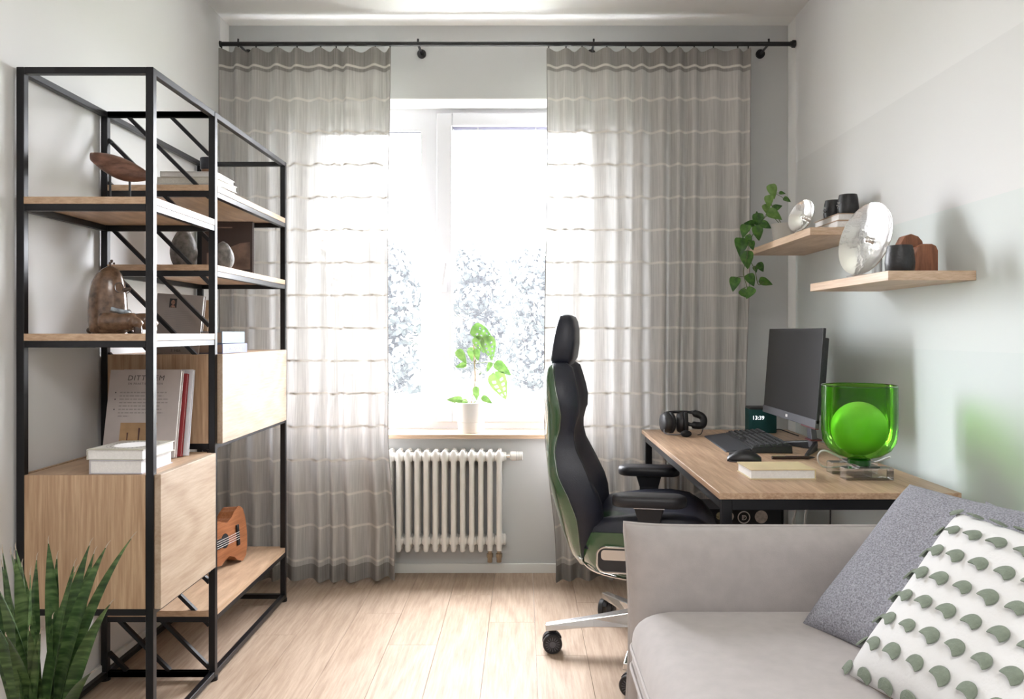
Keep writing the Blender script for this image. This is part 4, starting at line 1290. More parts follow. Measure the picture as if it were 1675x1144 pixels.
MB().tube(spline([(-0.04, 0.03, 0.050), (-0.085, 0.06, 0.070), (-0.095, 0.09, 0.045), (-0.06, 0.13, 0.006), (0.03, 0.16, 0.004), (0.10, 0.13, 0.02), (0.125, 0.06, 0.05)], 6), 0.003, 6).build('cord', plain('cord_white', (0.62, 0.62, 0.62), 0.4), lamp, smooth=True)

# computer case and cables under the desk
pcx = thing('computer_case', 'black computer case with round stickers on the floor under the desk', 'computer', (0.750, 3.25, 0))
MB().box((0, 0, 0.012), (0.322, 0.20, 0.458)).build('case', M['plastic'], pcx, bevel=0.004)
for x in (0.02, 0.255):
    MB().box((x, 0.01, 0), (x + 0.03, 0.19, 0.012)).build('foot', M['plastic'], pcx)
def sticker(x, z, r, mat, inner=None, imat=None):
    s = MB().extrude([(x + r * math.cos(2 * PI * k / 28), z + r * math.sin(2 * PI * k / 28)) for k in range(28)], 'y', -0.0012, -0.0002).build('sticker', mat, pcx)
    if inner:
        MB().extrude([(x + inner * math.cos(2 * PI * k / 28), z + inner * math.sin(2 * PI * k / 28)) for k in range(28)], 'y', -0.0016, -0.0012).build('sticker_inner', imat, s)
    return s
st = sticker(0.166, 0.424, 0.0262, M['paper_white'], 0.0218, M['plastic'])
text_mesh('D', 0.030, M['paper_white'], st, Matrix(((1, 0, 0, 0.167), (0, 0, 1, -0.0020), (0, 1, 0, 0.413), (0, 0, 0, 1))), name='sticker_letter')
text_mesh('F', 0.016, M['paper_white'], st, Matrix(((1, 0, 0, 0.166), (0, 0, 1, -0.0024), (0, 1, 0, 0.418), (0, 0, 0, 1))), name='sticker_letter')
sticker(0.238, 0.426, 0.0266, plain('sticker_beige', (0.52, 0.46, 0.42), 0.6, var=0.25, vscale=80))
sticker(0.067, 0.430, 0.0166, plain('sticker_mixed', (0.42, 0.38, 0.22), 0.6, var=0.7, vscale=90))
sticker(0.105, 0.428, 0.0192, M['paper_white'])
sticker(0.022, 0.436, 0.0096, plain('sticker_red', (0.45, 0.06, 0.10), 0.6), 0.004, M['paper_white'])
def cable(label, pts, r, mat):
    return tag(MB().tube(spline(pts, 7), r, 7).build('cable', mat, None, smooth=True), label, 'cable', 'cables hanging under the desk')
M['cable_w'] = plain('cable_white', (0.60, 0.58, 0.54), 0.6)
cable('thick white cable loop hanging under the desk, next to the computer case', [(1.09, 3.20, 0.725), (1.105, 3.20, 0.60), (1.115, 3.20, 0.48), (1.10, 3.20, 0.40), (1.10, 3.20, 0.30), (1.09, 3.14, 0.05), (1.15, 3.14, 0.005)], 0.0045, M['cable_w'])
cable('white cable hanging straight under the desk, right of the looped one', [(1.150, 3.14, 0.725), (1.138, 3.14, 0.60), (1.140, 3.14, 0.50), (1.13, 3.14, 0.44), (1.135, 3.15, 0.28), (1.13, 3.2, 0.004)], 0.0045, M['cable_w'])
cable('thin black cable hanging down under the desk near the wall', [(1.175, 2.98, 0.725), (1.17, 2.98, 0.55), (1.165, 2.98, 0.42), (1.14, 3.0, 0.28), (1.12, 3.02, 0.004)], 0.0028, M['plastic'])

# ================================================================== OFFICE CHAIR
M['leather'] = plain('chair_leather', (0.016, 0.018, 0.030), 0.42, var=0.1, vscale=30, bump=0.12, bscale=300)
M['shell'] = plain('green_lacquer', (0.045, 0.105, 0.045), 0.16, coat=1.0)
M['trim_metal'] = plain('dark_trim_metal', (0.28, 0.29, 0.28), 0.3, metal=1.0)
M['alu'] = plain('polished_aluminium', (0.72, 0.71, 0.70), 0.22, metal=1.0)
ch = thing('office_chair', 'high-backed black leather office chair with a glossy green shell', 'office chair', (0.458, 2.925, 0), math.radians(-9))
#        z      hw     us      ub      uc      up
BK = [(0.355, 0.125, -0.253, -0.222, -0.220, -0.215),
      (0.395, 0.175, -0.279, -0.226, -0.215, -0.190),
      (0.436, 0.205, -0.297, -0.228, -0.205, -0.175),
      (0.490, 0.230, -0.315, -0.231, -0.188, -0.155),
      (0.542, 0.246, -0.329, -0.236, -0.174, -0.145),
      (0.585, 0.255, -0.341, -0.250, -0.172, -0.150),
      (0.627, 0.258, -0.350, -0.267, -0.178, -0.165),
      (0.690, 0.252, -0.361, -0.299, -0.200, -0.204),
      (0.735, 0.238, -0.365, -0.310, -0.222, -0.226),
      (0.776, 0.226, -0.368, -0.316, -0.243, -0.246),
      (0.815, 0.218, -0.370, -0.310, -0.252, -0.256),
      (0.850, 0.220, -0.373, -0.300, -0.252, -0.256),
      (0.903, 0.236, -0.377, -0.293, -0.252, -0.231),
      (0.950, 0.238, -0.379, -0.300, -0.258, -0.230),
      (0.988, 0.230, -0.379, -0.310, -0.266, -0.237),
      (1.030, 0.215, -0.378, -0.318, -0.272, -0.248),
      (1.065, 0.190, -0.374, -0.324, -0.280, -0.258),
      (1.082, 0.165, -0.370, -0.328, -0.295, -0.283)]
rings, srings = [], []
for z, hw, us, ub, uc, up in BK:
    cen = up - min(0.055, (up - ub) * 0.55)
    half = [(ub, 1.0), (ub + (uc - ub) * 0.5, 1.0), (uc, 0.96), ((uc + up) / 2 + 0.006, 0.90), (up, 0.78), (up - (up - cen) * 0.45, 0.58), (cen + 0.004, 0.35), (cen, 0.12)]
    ring = [(u, -hw * v, z) for u, v in half] + [(u, hw * v, z) for u, v in reversed(half)]
    ring += [(ub - 0.006, hw * 0.6, z), (ub - 0.010, 0, z), (ub - 0.006, -hw * 0.6, z)]
    rings.append(ring)
    sr = []
    for k in range(17):
        a = -PI / 2 + PI * k / 16
        sr.append((ub + 0.002 - (ub - us) * math.cos(a) ** 0.7 if abs(math.cos(a)) > 1e-6 else ub + 0.002, (hw + 0.005) * math.sin(a), z - 0.004))
    sr += [(ub + 0.004, (hw + 0.003) * q, z - 0.004) for q in (0.6, 0, -0.6)]
    srings.append(sr)
MB().loft(rings).build('backrest', M['leather'], ch, smooth=True, auto=0.75)
sh = MB().loft(srings).build('back_shell', M['shell'], ch, smooth=True, auto=1.4)
for s in (-1, 1):
    pts = [(ub - 0.001, s * (hw + 0.006), z - 0.002) for z, hw, us, ub, uc, up in BK]
    MB().tube(spline(pts, 3), 0.0012, 6).build('edge_trim', M['trim_metal'], ch, smooth=True)
# headrest
hrings = []
for z, hw, b0, f0 in ((1.064, 0.090, -0.325, -0.288), (1.072, 0.118, -0.344, -0.276), (1.095, 0.132, -0.349, -0.262), (1.15, 0.134, -0.342, -0.254), (1.20, 0.126, -0.332, -0.254), (1.235, 0.115, -0.323, -0.260), (1.252, 0.104, -0.318, -0.268), (1.259, 0.080, -0.312, -0.282)):
    n = 24
    mid, rx = (b0 + f0) / 2, (f0 - b0) / 2
    hrings.append([(mid + rx * math.copysign(abs(math.cos(a)) ** 0.36, math.cos(a)), hw * math.copysign(abs(math.sin(a)) ** 0.36, math.sin(a)), z) for a in [2 * PI * k / n for k in range(n)]])
MB().loft(hrings).build('headrest', M['leather'], ch, smooth=True, auto=1.2)
# seat cushion
srs = []
for u, hw, zc, zb in ((-0.215, 0.20, 0.470, 0.500), (-0.18, 0.225, 0.490, 0.535), (-0.10, 0.235, 0.497, 0.552), (0.0, 0.240, 0.502, 0.566), (0.10, 0.243, 0.506, 0.570), (0.17, 0.238, 0.506, 0.560), (0.22, 0.225, 0.498, 0.530), (0.255, 0.205, 0.475, 0.490), (0.27, 0.18, 0.445, 0.450)):
    q = [(-1.0, 0.430), (-1.0, zb - 0.025), (-0.95, zb - 0.006), (-0.86, zb), (-0.74, zb - 0.012), (-0.6, (zb + zc) / 2 - 0.008), (-0.4, zc + 0.003), (0, zc)]
    srs.append([(u, hw * v, z) for v, z in q] + [(u, -hw * v, z) for v, z in reversed(q[:-1])])
MB().loft(srs).build('seat', M['leather'], ch, smooth=True, auto=1.4)
# green seat shell
vs_ = []
for u, hw, zt, zb in ((-0.235, 0.13, 0.46, 0.385), (-0.215, 0.20, 0.485, 0.352), (-0.17, 0.238, 0.497, 0.328), (-0.08, 0.252, 0.500, 0.310), (0.03, 0.256, 0.500, 0.305), (0.13, 0.252, 0.492, 0.318), (0.21, 0.235, 0.475, 0.350), (0.25, 0.205, 0.455, 0.390), (0.262, 0.16, 0.44, 0.41)):
    ring = []
    for k in range(25):
        a = PI * k / 24
        ca, sa = math.cos(a), math.sin(a)
        ring.append((u, hw * math.copysign(abs(ca) ** 0.38, ca), zt - (zt - zb) * sa ** 0.62))
    vs_.append(ring)
ss = MB().loft(vs_).build('seat_shell', M['shell'], ch, smooth=True, auto=1.4)
pts = [(r_[0][0], 0.0, min(p[2] for p in r_) - 0.002) for r_ in vs_]
for s in (-1, 1):
    low = []
    for r_ in vs_:
        i = 17 if s < 0 else 7
        low.append((r_[i][0], r_[i][1] * 1.005, r_[i][2] - 0.003))
    MB().tube(spline(low, 3), 0.004, 6).build('edge_trim', M['alu'], ss, smooth=True)
    # silver-rimmed side recess, its shade given by a flat dark panel
    def rrect(x0, x1, z0, z1, r, n=6):
        out = []
        for cx, cz, a0 in ((x1 - r, z1 - r, 0), (x0 + r, z1 - r, PI / 2), (x0 + r, z0 + r, PI), (x1 - r, z0 + r, 1.5 * PI)):
            for k in range(n + 1):
                a = a0 + k * PI / 2 / n
                out.append((cx + r * math.cos(a), cz + r * math.sin(a)))
        return out
    yy = s * 0.257
    loop = rrect(-0.165, 0.10, 0.366, 0.452, 0.028)
    MB().tube([(x, yy, z) for x, z in loop] + [(loop[0][0], yy, loop[0][1])], 0.0045, 6, cap=False).build('opening_rim', M['alu'], ss, smooth=True)
    MB().extrude(loop, 'y', yy - 0.003 * s - 0.001, yy - 0.003 * s + 0.001).build('opening', plain('opening_shade', (0.03, 0.03, 0.033), 0.3), ss)
    MB().extrude(rrect(-0.152, 0.09, 0.408, 0.443, 0.012), 'y', yy - 0.001, yy + 0.001).build('silver_plate', M['alu'], ss)
# armrests
for s in (-1, 1):
    a = MB()
    a.loft([[(-0.030, s * 0.272, 0.40), (0.055, s * 0.272, 0.40), (0.055, s * 0.300, 0.40), (-0.030, s * 0.300, 0.40)],
            [(-0.026, s * 0.276, 0.56), (0.050, s * 0.276, 0.56), (0.050, s * 0.304, 0.56), (-0.026, s * 0.304, 0.56)],
            [(-0.040, s * 0.270, 0.606), (0.062, s * 0.270, 0.606), (0.062, s * 0.312, 0.606), (-0.040, s * 0.312, 0.606)]])
    a.box((-0.03, min(s * 0.20, s * 0.30), 0.385), (0.055, max(s * 0.20, s * 0.30), 0.412))
    ap = a.build('arm_post', M['plastic'], ch, bevel=0.003)
    MB().box((-0.012, s * 0.305 - 0.004, 0.500), (0.010, s * 0.305 + 0.004, 0.530)).build('button', M['plastic_g'], ap, bevel=0.002)
    MB().box((-0.040, s * 0.309 - 0.006, 0.601), (0.062, s * 0.309 + 0.006, 0.607)).build('silver_strip', M['alu'], ap)
    def pill(w, l, z, n=10):
        out = []
        for cx, a0 in ((l - w, -PI / 2), (-l + w, PI / 2)):
            for k in range(n + 1):
                q = a0 + PI * k / n
                out.append((0.012 + cx + w * math.cos(q), s * 0.292 + w * math.sin(q), z))
        return out
    MB().loft([pill(0.040, 0.118, 0.607), pill(0.047, 0.124, 0.612), pill(0.048, 0.125, 0.630), pill(0.045, 0.122, 0.641), pill(0.034, 0.110, 0.646)]).build('arm_pad', plain('arm_pad_rubber', (0.018, 0.018, 0.022), 0.45), ch, smooth=True, auto=1.0)
# column and five-star base
MB().cyl((0, 0, 0.16), (0, 0, 0.33), 0.026, 20).build('gas_column', M['plastic'], ch, smooth=True)
MB().box((-0.09, -0.08, 0.285), (0.09, 0.08, 0.325)).build('tilt_mechanism', M['plastic'], ch, bevel=0.006)
hub = MB().lathe([(0.040, 0.095), (0.052, 0.105), (0.050, 0.150), (0.036, 0.168), (0.028, 0.172)], 24).build('base_hub', M['alu'], ch, smooth=True)
leg = MB()
leg.loft([[(0.02, -0.034, 0.098), (0.02, 0.034, 0.098), (0.02, 0.026, 0.160), (0.02, -0.026, 0.160)],
          [(0.20, -0.026, 0.098), (0.20, 0.026, 0.098), (0.20, 0.018, 0.130), (0.20, -0.018, 0.130)],
          [(0.375, -0.018, 0.080), (0.375, 0.018, 0.080), (0.375, 0.014, 0.104), (0.375, -0.014, 0.104)]])
leg_me = leg.mesh('base_leg', M['alu'], bevel=0.003)
R_ = 0.036
fork = MB().box((-0.012, -0.005, 0.050), (0.014, 0.005, 0.078)).tube([(0, 0, 0.050), (0, 0, 0.088)], 0.007, 10)
hood = [[(R_ * 1.08 * math.cos(a), y_, R_ + R_ * 1.08 * math.sin(a)) for a in [PI * 0.15 + PI * 0.7 * k / 12 for k in range(13)]] + [(R_ * 0.7 * math.cos(a), y_, R_ + R_ * 0.7 * math.sin(a)) for a in [PI * 0.85 - PI * 0.7 * k / 12 for k in range(13)]] for y_ in (-0.008, 0.008)]
fork.loft(hood)
fork_me = fork.mesh('caster_fork', M['plastic'])
wl_mes = []
for s in (-1, 1):
    wl = MB()
    ya, yb2 = (0.009, 0.030) if s > 0 else (-0.030, -0.009)
    wl.tube([(0, ya, R_), (0, ya + 0.003, R_), (0, yb2 - 0.003, R_), (0, yb2, R_)], [R_ * 0.93, R_, R_, R_ * 0.93], 30)
    wl_mes.append(wl.mesh('wheel', M['plastic'], smooth=True, auto=0.5))
hub_mes = []
for s in (-1, 1):
    hubm = MB()
    hubm.tube([(0, s * 0.0295, R_), (0, s * 0.0325, R_)], 0.012, 20)
    for k in range(16):
        a = 2 * PI * k / 16
        hubm.bar((0.014 * math.cos(a), s * 0.031, R_ + 0.014 * math.sin(a)), (0.026 * math.cos(a), s * 0.031, R_ + 0.026 * math.sin(a)), 0.0028, 0.0028, up=(0, 1, 0))
    hub_mes.append(hubm.mesh('wheel_spokes', M['plastic_g']))
for k, (ang, cast) in enumerate(((189, 10), (261, -15), (333, 60), (45, 150), (117, 75))):
    ml = Matrix.Rotation(math.radians(ang), 4, 'Z')
    lo = inst('base_leg', leg_me, ch, ml)
    e = ml @ Vector((0.362, 0, 0))
    cr = math.radians(cast)
    mc = Matrix.Translation((e.x, e.y, 0)) @ Matrix.Rotation(cr, 4, 'Z') @ Matrix.Translation((0.012, 0, 0))
    cf = inst('caster', fork_me, ch, mc)
    for wme_ in wl_mes:
        inst('wheel', wme_, cf)
    for hme_ in hub_mes:
        inst('wheel_spokes', hme_, cf)

# ================================================================== SOFA
M['sofa'] = plain('sofa_velour', (0.42, 0.385, 0.372), 0.9, var=0.05, vscale=30, bump=0.10, bscale=400, sheen=0.25)
M['piping'] = plain('sofa_piping', (0.48, 0.445, 0.43), 0.9, bump=0.1, bscale=400)
sofa = thing('sofa', 'beige velour sofa with a low padded arm along the right wall', 'sofa', (0, 0, 0))
def slab(cx, cy, cz, W, D, H, p=7, nx=40, nz=20, edge=0.02, pinch=0.02, axis='y'):
    """padded slab: two puffed faces meeting in a seam; W along x, H along z, D its thickness along y"""
    b = MB()
    for s in (-1, 1):
        vs2, fs2 = [], []
        for j in range(nz + 1):
            for i in range(nx + 1):
                u, v = -1 + 2 * i / nx, -1 + 2 * j / nz
                u2, v2 = math.sin(u * PI / 2), math.sin(v * PI / 2)
                f = ((1 - abs(u2) ** p) * (1 - abs(v2) ** p)) ** 0.5
                px_ = u2 * (W / 2) * (1 - pinch * (1 - v2 * v2))
                pz_ = v2 * (H / 2) * (1 - pinch * 1.2 * (1 - u2 ** 8))
                th = s * (edge / 2 * (1 - f) * 0.2 + D / 2 * f)
                vs2.append((cx + px_, cy + th, cz + pz_) if axis == 'y' else (cx + th, cy + px_, cz + pz_))
        for j in range(nz):
            for i in range(nx):
                a = j * (nx + 1) + i
                q = (a, a + 1, a + nx + 2, a + nx + 1)
                fs2.append(q if s < 0 else q[::-1])
        b.add(vs2, fs2)
    return b
def slab_seam(cx, cy, cz, W, H, pinch, axis='y', n=24):
    out = []
    for k in range(4 * n + 1):
        t = k / n
        if t <= 1: u, v = -1 + 2 * t, -1
        elif t <= 2: u, v = 1, -1 + 2 * (t - 1)
        elif t <= 3: u, v = 1 - 2 * (t - 2), 1
        else: u, v = -1, 1 - 2 * (t - 3)
        px_ = u * (W / 2) * (1 - pinch * (1 - v * v))
        pz_ = v * (H / 2) * (1 - pinch * 1.2 * (1 - u ** 8))
        out.append((cx + px_, cy, cz + pz_) if axis == 'y' else (cx, cy + px_, cz + pz_))
    return out
SX0, SX1 = 0.268, 1.292
AW, AH, AZ = SX1 - SX0, 0.56, 0.405
arm = slab((SX0 + SX1) / 2, 2.085, AZ, AW, 0.135, AH, p=9, pinch=0.030).build('arm', M['sofa'], sofa, smooth=True, auto=3)
MB().tube(slab_seam((SX0 + SX1) / 2, 2.085, AZ, AW, AH, 0.030), 0.005, 6, cap=False).build('piping', M['piping'], arm, smooth=True)
# seat cushion: rounded box with a crowned top
def cushion_box(x0, x1, y0, y1, z0, z1, r, crown, nx=36, ny=36):
    b = MB()
    W2, D2 = (x1 - x0) / 2, (y1 - y0) / 2
    cx, cy = (x0 + x1) / 2, (y0 + y1) / 2
    prof = [(0.0, z0), (-r * 0.3, z0)] 
    levels = []
    n = 8
    for k in range(n + 1):           # lower rounding
        a = -PI / 2 + PI / 2 * k / n
        levels.append((r * 0.5 * (1 - math.cos(a)), z0 + r * 0.5 * (1 + math.sin(a))))
    for k in range(n + 1):           # upper rounding
        a = PI / 2 * k / n
        levels.append((r * (1 - math.cos(a)), z1 - r + r * math.sin(a)))
    def loop(inset, z, m=14):
        out = []
        rc = 0.07
        w, d = W2 - inset, D2 - inset
        for sx, sy, a0 in ((1, 1, 0), (-1, 1, PI / 2), (-1, -1, PI), (1, -1, 1.5 * PI)):
            for k in range(m + 1):
                a = a0 + k * PI / 2 / m
                out.append((cx + sx * (w - rc) + rc * math.cos(a), cy + sy * (d - rc) + rc * math.sin(a), z))
        return out
    rings = [loop(i, z) for i, z in levels]
    for q in (0.85, 0.6, 0.35, 0.1):
        base = levels[-1][0]
        rings.append([(cx + (p[0] - cx) * q, cy + (p[1] - cy) * q, z1 + crown * (1 - q * q)) for p in loop(base, 0)])
    b.loft(rings)
    return b, loop
SY0 = 0.35
b, lp = cushion_box(SX0 + 0.004, 1.20, SY0, 2.022, 0.335, 0.490, 0.070, 0.008)
seat = b.build('seat_cushion', M['sofa'], sofa, smooth=True, auto=3)
for zz in (0.400, 0.352):
    MB().tube(lp(-0.002, zz) + [lp(-0.002, zz)[0]], 0.0048, 6, cap=False).build('piping', M['piping'], seat, smooth=True)
MB().box((SX0 + 0.03, SY0, 0.10), (SX1 - 0.01, 2.12, 0.34)).build('base', M['sofa'], sofa, bevel=0.02, smooth=True)
bkm = slab(1.205, 1.18, 0.47, 1.70, 0.165, 0.50, p=9, pinch=0.012, axis='x').build('back_cushion', M['sofa'], sofa, smooth=True, auto=3)
MB().tube(slab_seam(1.205, 1.18, 0.47, 1.70, 0.50, 0.012, axis='x'), 0.005, 6, cap=False).build('piping', M['piping'], bkm, smooth=True)
for x in (SX0 + 0.08, SX1 - 0.1):
    for y in (SY0 + 0.08, 2.06):
        MB().cyl((x, y, 0), (x, y, 0.11), 0.014, 12, 0.02).build('leg', M['black'], sofa, smooth=True)

# ------------------------------------------------------------------ throw pillows
def pillow_pt(u, v, W, H, T, s=1):
    f = ((1 - u ** 4) * (1 - v ** 4)) ** 0.55
    x = u * W / 2 * (1 - 0.055 * (1 - v * v))
    y = v * H / 2 * (1 - 0.055 * (1 - u * u))
    return Vector((x, y, s * T / 2 * f))
def pillow_mesh(W, H, T, seed, wrinkle=0.004, n=36):
    b = MB()
    for s in (-1, 1):
        vs2, fs2 = [], []
        for j in range(n + 1):
            for i in range(n + 1):
                u, v = math.sin((-1 + 2 * i / n) * PI / 2), math.sin((-1 + 2 * j / n) * PI / 2)
                p = pillow_pt(u, v, W, H, T, s)
                p.z += wrinkle * noise.noise(Vector((p.x * 14, p.y * 14, seed + s))) * (1 - u ** 4) * (1 - v ** 4)
                vs2.append(p)
        for j in range(n):
            for i in range(n):
                a = j * (n + 1) + i
                q = (a, a + 1, a + n + 2, a + n + 1)
                fs2.append(q if s > 0 else q[::-1])
        b.add(vs2, fs2)
    return b
def pillow_mat_world(A, along, up):
    """A = far bottom corner; local x runs along the bottom edge, local y up the pillow; z faces the room"""
    x = Vector(along).normalized()
    y = (Vector(up) - x * Vector(up).dot(x)).normalized()
    z = x.cross(y)
    m = Matrix((x, y, z)).transposed().to_4x4()
    m.translation = Vector(A)
    return m
M['greyfab'] = plain('grey_felt', (0.27, 0.27, 0.305), 0.95, var=0.45, vscale=260, bump=0.25, bscale=350)
M['whitefab'] = plain('white_cotton', (0.72, 0.715, 0.71), 0.95, bump=0.15, bscale=120)
M['felt'] = plain('sage_felt', (0.20, 0.235, 0.185), 0.95, var=0.15, vscale=60, bump=0.3, bscale=300)
def pillow(name, label, W, H, T, A, along, up, mat, seed):
    m = pillow_mat_world(A, along, up) @ Matrix.Translation((W / 2, H / 2, 0))
    o = bpy.data.objects.new(name, None)
    C.objects.link(o)
    o.matrix_world = m
    tag(o, label, 'pillow')
    pillow_mesh(W, H, T, seed).build('cover', mat, o, smooth=True, auto=3)
    return o
# far bottom corner, bottom edge towards the camera, up direction leaning on the sofa back
pillow('throw_pillow', 'plain grey felt pillow leaning behind the dotted pillow on the sofa', 0.46, 0.46, 0.12, (0.672, 1.885, 0.490), (0.346, -0.938, 0.0), (0.300, 0.12, 0.30), M['greyfab'], 2)
wp = pillow('throw_pillow', 'white pillow covered in sage green felt discs, in front on the sofa', 0.56, 0.42, 0.15, (0.660, 1.600, 0.492), (0.26, -0.965, 0.0), (0.225, 0.09, 0.27), M['whitefab'], 8)
pillow('throw_pillow', 'grey pillow mostly hidden behind the dotted pillow at the sofa back', 0.46, 0.31, 0.10, (0.995, 1.80, 0.50), (0.05, -0.99, 0.0), (0.08, 0.0, 0.34), M['greyfab'], 5)
# felt discs: three-quarter discs with a hollow lower rim, curved, sewn on by their upper side
dm = MB()
R = 0.0178
outl = [(R * math.cos(a), R * math.sin(a)) for a in [math.radians(-32 + 244 * k / 16) for k in range(17)]]
x_l, x_r = outl[-1], outl[0]
for k in range(1, 6):
    t = k / 6
    outl.append((x_l[0] + (x_r[0] - x_l[0]) * t, x_l[1] + (x_r[1] - x_l[1]) * t + 0.004 * math.sin(PI * t)))
def lift(p):
    return 0.006 + 0.011 * ((R - p[1]) / (2 * R)) - 6.0 * p[0] * p[0]
cxy = (0.0, 0.004)
tops = [(p[0], p[1], lift(p) + 0.0015) for p in outl]
bots = [(p[0], p[1], lift(p) - 0.0015) for p in outl]
inner_t = [(cxy[0] + (p[0] - cxy[0]) * 0.5, cxy[1] + (p[1] - cxy[1]) * 0.5) for p in outl]
it = [(p[0], p[1], lift(p) + 0.003) for p in inner_t]
n = len(outl)
dm.add(tops + bots + it + [(cxy[0], cxy[1], lift(cxy) + 0.0035)],
       [(i, (i + 1) % n, 2 * n + (i + 1) % n, 2 * n + i) for i in range(n)] + [(2 * n + i, 2 * n + (i + 1) % n, 3 * n) for i in range(n)]
       + [(n + (i + 1) % n, n + i, i, (i + 1) % n) for i in range(n)] + [tuple(n + i for i in range(n))[::-1]])
disc_me = dm.mesh('felt_disc', M['felt'], smooth=True, auto=0.7)
Wp, Hp, Tp = 0.56, 0.42, 0.15
r5 = random.Random(12)
rows, cols = 8, 10
for j in range(rows):
    for i in range(cols):
        u = -0.97 + 1.94 * i / (cols - 1)
        v = -0.95 + 1.90 * j / (rows - 1)
        if abs(u) > 0.985:
            continue
        p = pillow_pt(u, v, Wp, Hp, Tp)
        e = 0.01
        du = pillow_pt(min(0.999, u + e), v, Wp, Hp, Tp) - pillow_pt(u - e, v, Wp, Hp, Tp)
        dv = pillow_pt(u, min(0.999, v + e), Wp, Hp, Tp) - pillow_pt(u, max(-0.999, v - e), Wp, Hp, Tp)
        nn = du.cross(dv).normalized()
        a = 0.35 + r5.uniform(-0.15, 0.15)
        dx = (du.normalized() * math.cos(a) - dv.normalized() * math.sin(a))
        inst('felt_disc', disc_me, wp, frame(p - nn * 0.004, dx, nn) @ Matrix.Scale(r5.uniform(0.92, 1.06), 4))
zp = MB().tube([(-Wp / 2 + 0.03, -Hp / 2 + 0.006, 0.0), (0.0, -Hp / 2 + 0.018, 0.0), (Wp / 2 - 0.03, -Hp / 2 + 0.006, 0)], 0.0035, 6).build('zip', M['brass'], wp)

# ================================================================== SNAKE PLANT
M['snake'] = None
def snake_mat():
    m, nt, out = new_mat('snake_leaf')
    p = N(nt, 'ShaderNodeBsdfPrincipled')
    p.inputs['Roughness'].default_value = 0.38
    tc = N(nt, 'ShaderNodeTexCoord')
    nz = N(nt, 'ShaderNodeTexNoise')
    nz.inputs['Scale'].default_value = 1.0
    nz.inputs['Detail'].default_value = 3
    L(nt, coords(nt, (14, 14, 75)), nz.inputs['Vector'])
    oi = N(nt, 'ShaderNodeObjectInfo')
    ad = N(nt, 'ShaderNodeMath', operation='MULTIPLY_ADD')
    ad.inputs[1].default_value = 0.14
    L(nt, oi.outputs['Random'], ad.inputs[0])
    L(nt, nz.outputs['Fac'], ad.inputs[2])
    col = ramp(nt, ad.outputs[0], [(0.40, (0.022, 0.050, 0.016)), (0.56, (0.048, 0.098, 0.030)), (0.74, (0.125, 0.20, 0.070))])
    L(nt, col, p.inputs['Base Color'])
    L(nt, p.outputs['BSDF'], out.inputs['Surface'])
    return m
M['snake'] = snake_mat()
M['leaf_tip'] = plain('dry_leaf_tip', (0.50, 0.42, 0.33), 0.8)
PXc, PYc = -1.150, 1.86
sn = thing('snake_plant', 'tall snake plant with pointed banded leaves in the lower left corner', 'plant', (PXc, PYc, 0))
MB().lathe([(0.090, 0), (0.098, 0.006), (0.125, 0.21), (0.128, 0.22), (0.120, 0.22), (0.116, 0.20), (0.001, 0.20)], 40).build('pot', plain('pot_grey', (0.35, 0.34, 0.33), 0.6), sn, smooth=True, auto=0.8)
MB().lathe([(0.115, 0.198), (0.06, 0.205), (0.001, 0.207)], 24).build('soil', plain('potting_soil', (0.05, 0.035, 0.025), 0.95, bump=0.8), sn, smooth=True)
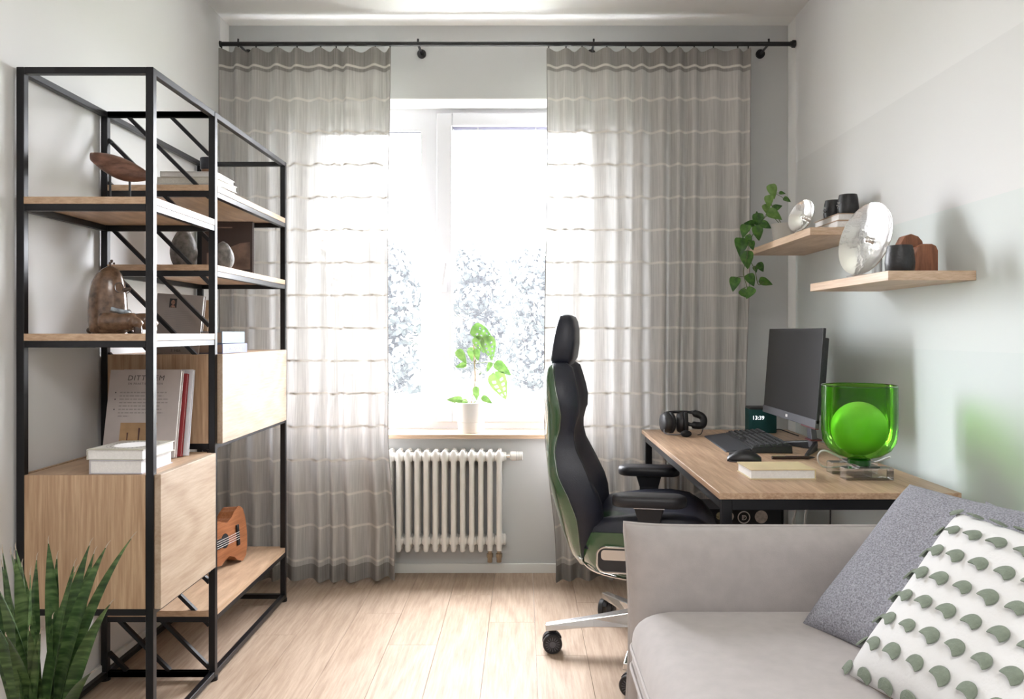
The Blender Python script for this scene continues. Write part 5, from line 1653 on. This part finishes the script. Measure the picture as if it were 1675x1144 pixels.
def blade(base, tip, w, seed, bend=0.25, side=None):
    base, tip = Vector(base), Vector(tip)
    d = tip - base
    out = Vector((d.x, d.y, 0))
    ctrl = base + Vector((out.x * bend, out.y * bend, d.z * 0.62))
    pts = bez(base, ctrl, tip, 14)
    r = random.Random(seed)
    ang = r.uniform(-0.7, 0.7)
    sd = side or Vector((math.cos(ang), math.sin(ang), 0))
    b = MB()
    vs2, fs2 = [], []
    nrm0 = Vector((-sd.y, sd.x, 0))
    if nrm0.y > 0:
        nrm0 = -nrm0
    for i, p in enumerate(pts):
        t = i / 14
        ww = w * (0.55 + 0.45 * math.sin(PI * min(1, t * 1.5 + 0.1) * 0.5)) * (1 - max(0, (t - 0.45) / 0.55) ** 1.6)
        ww = max(ww, 0.0006)
        tw = 0.35 * (r.random() - 0.5) * 0.02
        s2 = (sd + nrm0 * (0.5 * math.sin(t * 2 + seed))).normalized()
        th = 0.0035 * (1 - t * 0.7)
        nn = nrm0
        for k in (-1, -0.5, 0, 0.5, 1):
            vs2.append(p + s2 * ww * k - nn * (0.45 * ww * (1 - k * k)))
        for k in (1, 0.5, 0, -0.5, -1):
            vs2.append(p + s2 * ww * k * 0.98 - nn * (0.45 * ww * (1 - k * k) + (th if abs(k) < 1 else th * 0.3)))
    for i in range(14):
        for k in range(10):
            a, c = i * 10 + k, i * 10 + (k + 1) % 10
            fs2.append((a, c, c + 10, a + 10))
    b.add(vs2, fs2)
    lf = b.build('leaf', M['snake'], sn, smooth=True, auto=1.0)
    return lf, pts
# leaf tips measured on the photograph with the real distance of each leaf
tips = [(4, 902, 1.80, 0.020), (18, 905, 1.93, 0.017), (26, 898, 1.96, 0.017), (3, 925, 1.97, 0.016), (24, 912, 1.78, 0.026), (36, 925, 1.94, 0.020),
        (60, 914, 1.98, 0.018), (49, 938, 1.80, 0.022), (79, 887, 1.95, 0.026), (93, 912, 1.97, 0.020), (121, 924, 1.93, 0.018), (147, 890, 1.94, 0.024),
        (154, 904, 1.97, 0.020), (123, 933, 1.76, 0.024), (174, 894, 1.88, 0.028), (216, 879, 1.97, 0.018), (181, 987, 1.74, 0.024), (-8, 955, 1.72, 0.030),
        (-40, 900, 1.86, 0.026), (-70, 930, 1.80, 0.026), (48, 1030, 1.70, 0.018), (66, 1035, 1.72, 0.016), (-22, 1000, 1.68, 0.026), (10, 1040, 1.66, 0.020), (150, 1100, 1.68, 0.020), (86, 1010, 1.76, 0.018)]
for i, (x, y, Y, w) in enumerate(tips):
    tip = Vector(((x - 856) * Y / 1280 - PXc, Y - PYc, CAM_H - (y - 545) * Y / 1280))
    r6 = random.Random(100 + i)
    a = math.atan2(tip.y, tip.x) + r6.uniform(-0.5, 0.5)
    q = r6.uniform(0.015, 0.075)
    lf, pts = blade((q * math.cos(a), q * math.sin(a), 0.19), tip, w * 0.86, 50 + i)
    d = (pts[-1] - pts[-2]).normalized()
    MB().tube([pts[-1] - d * 0.004, pts[-1] + d * 0.006, pts[-1] + d * 0.016 + Vector((0.003, 0, 0))], [0.0014, 0.001, 0.0004], 5).build('dry_tip', M['leaf_tip'], lf)
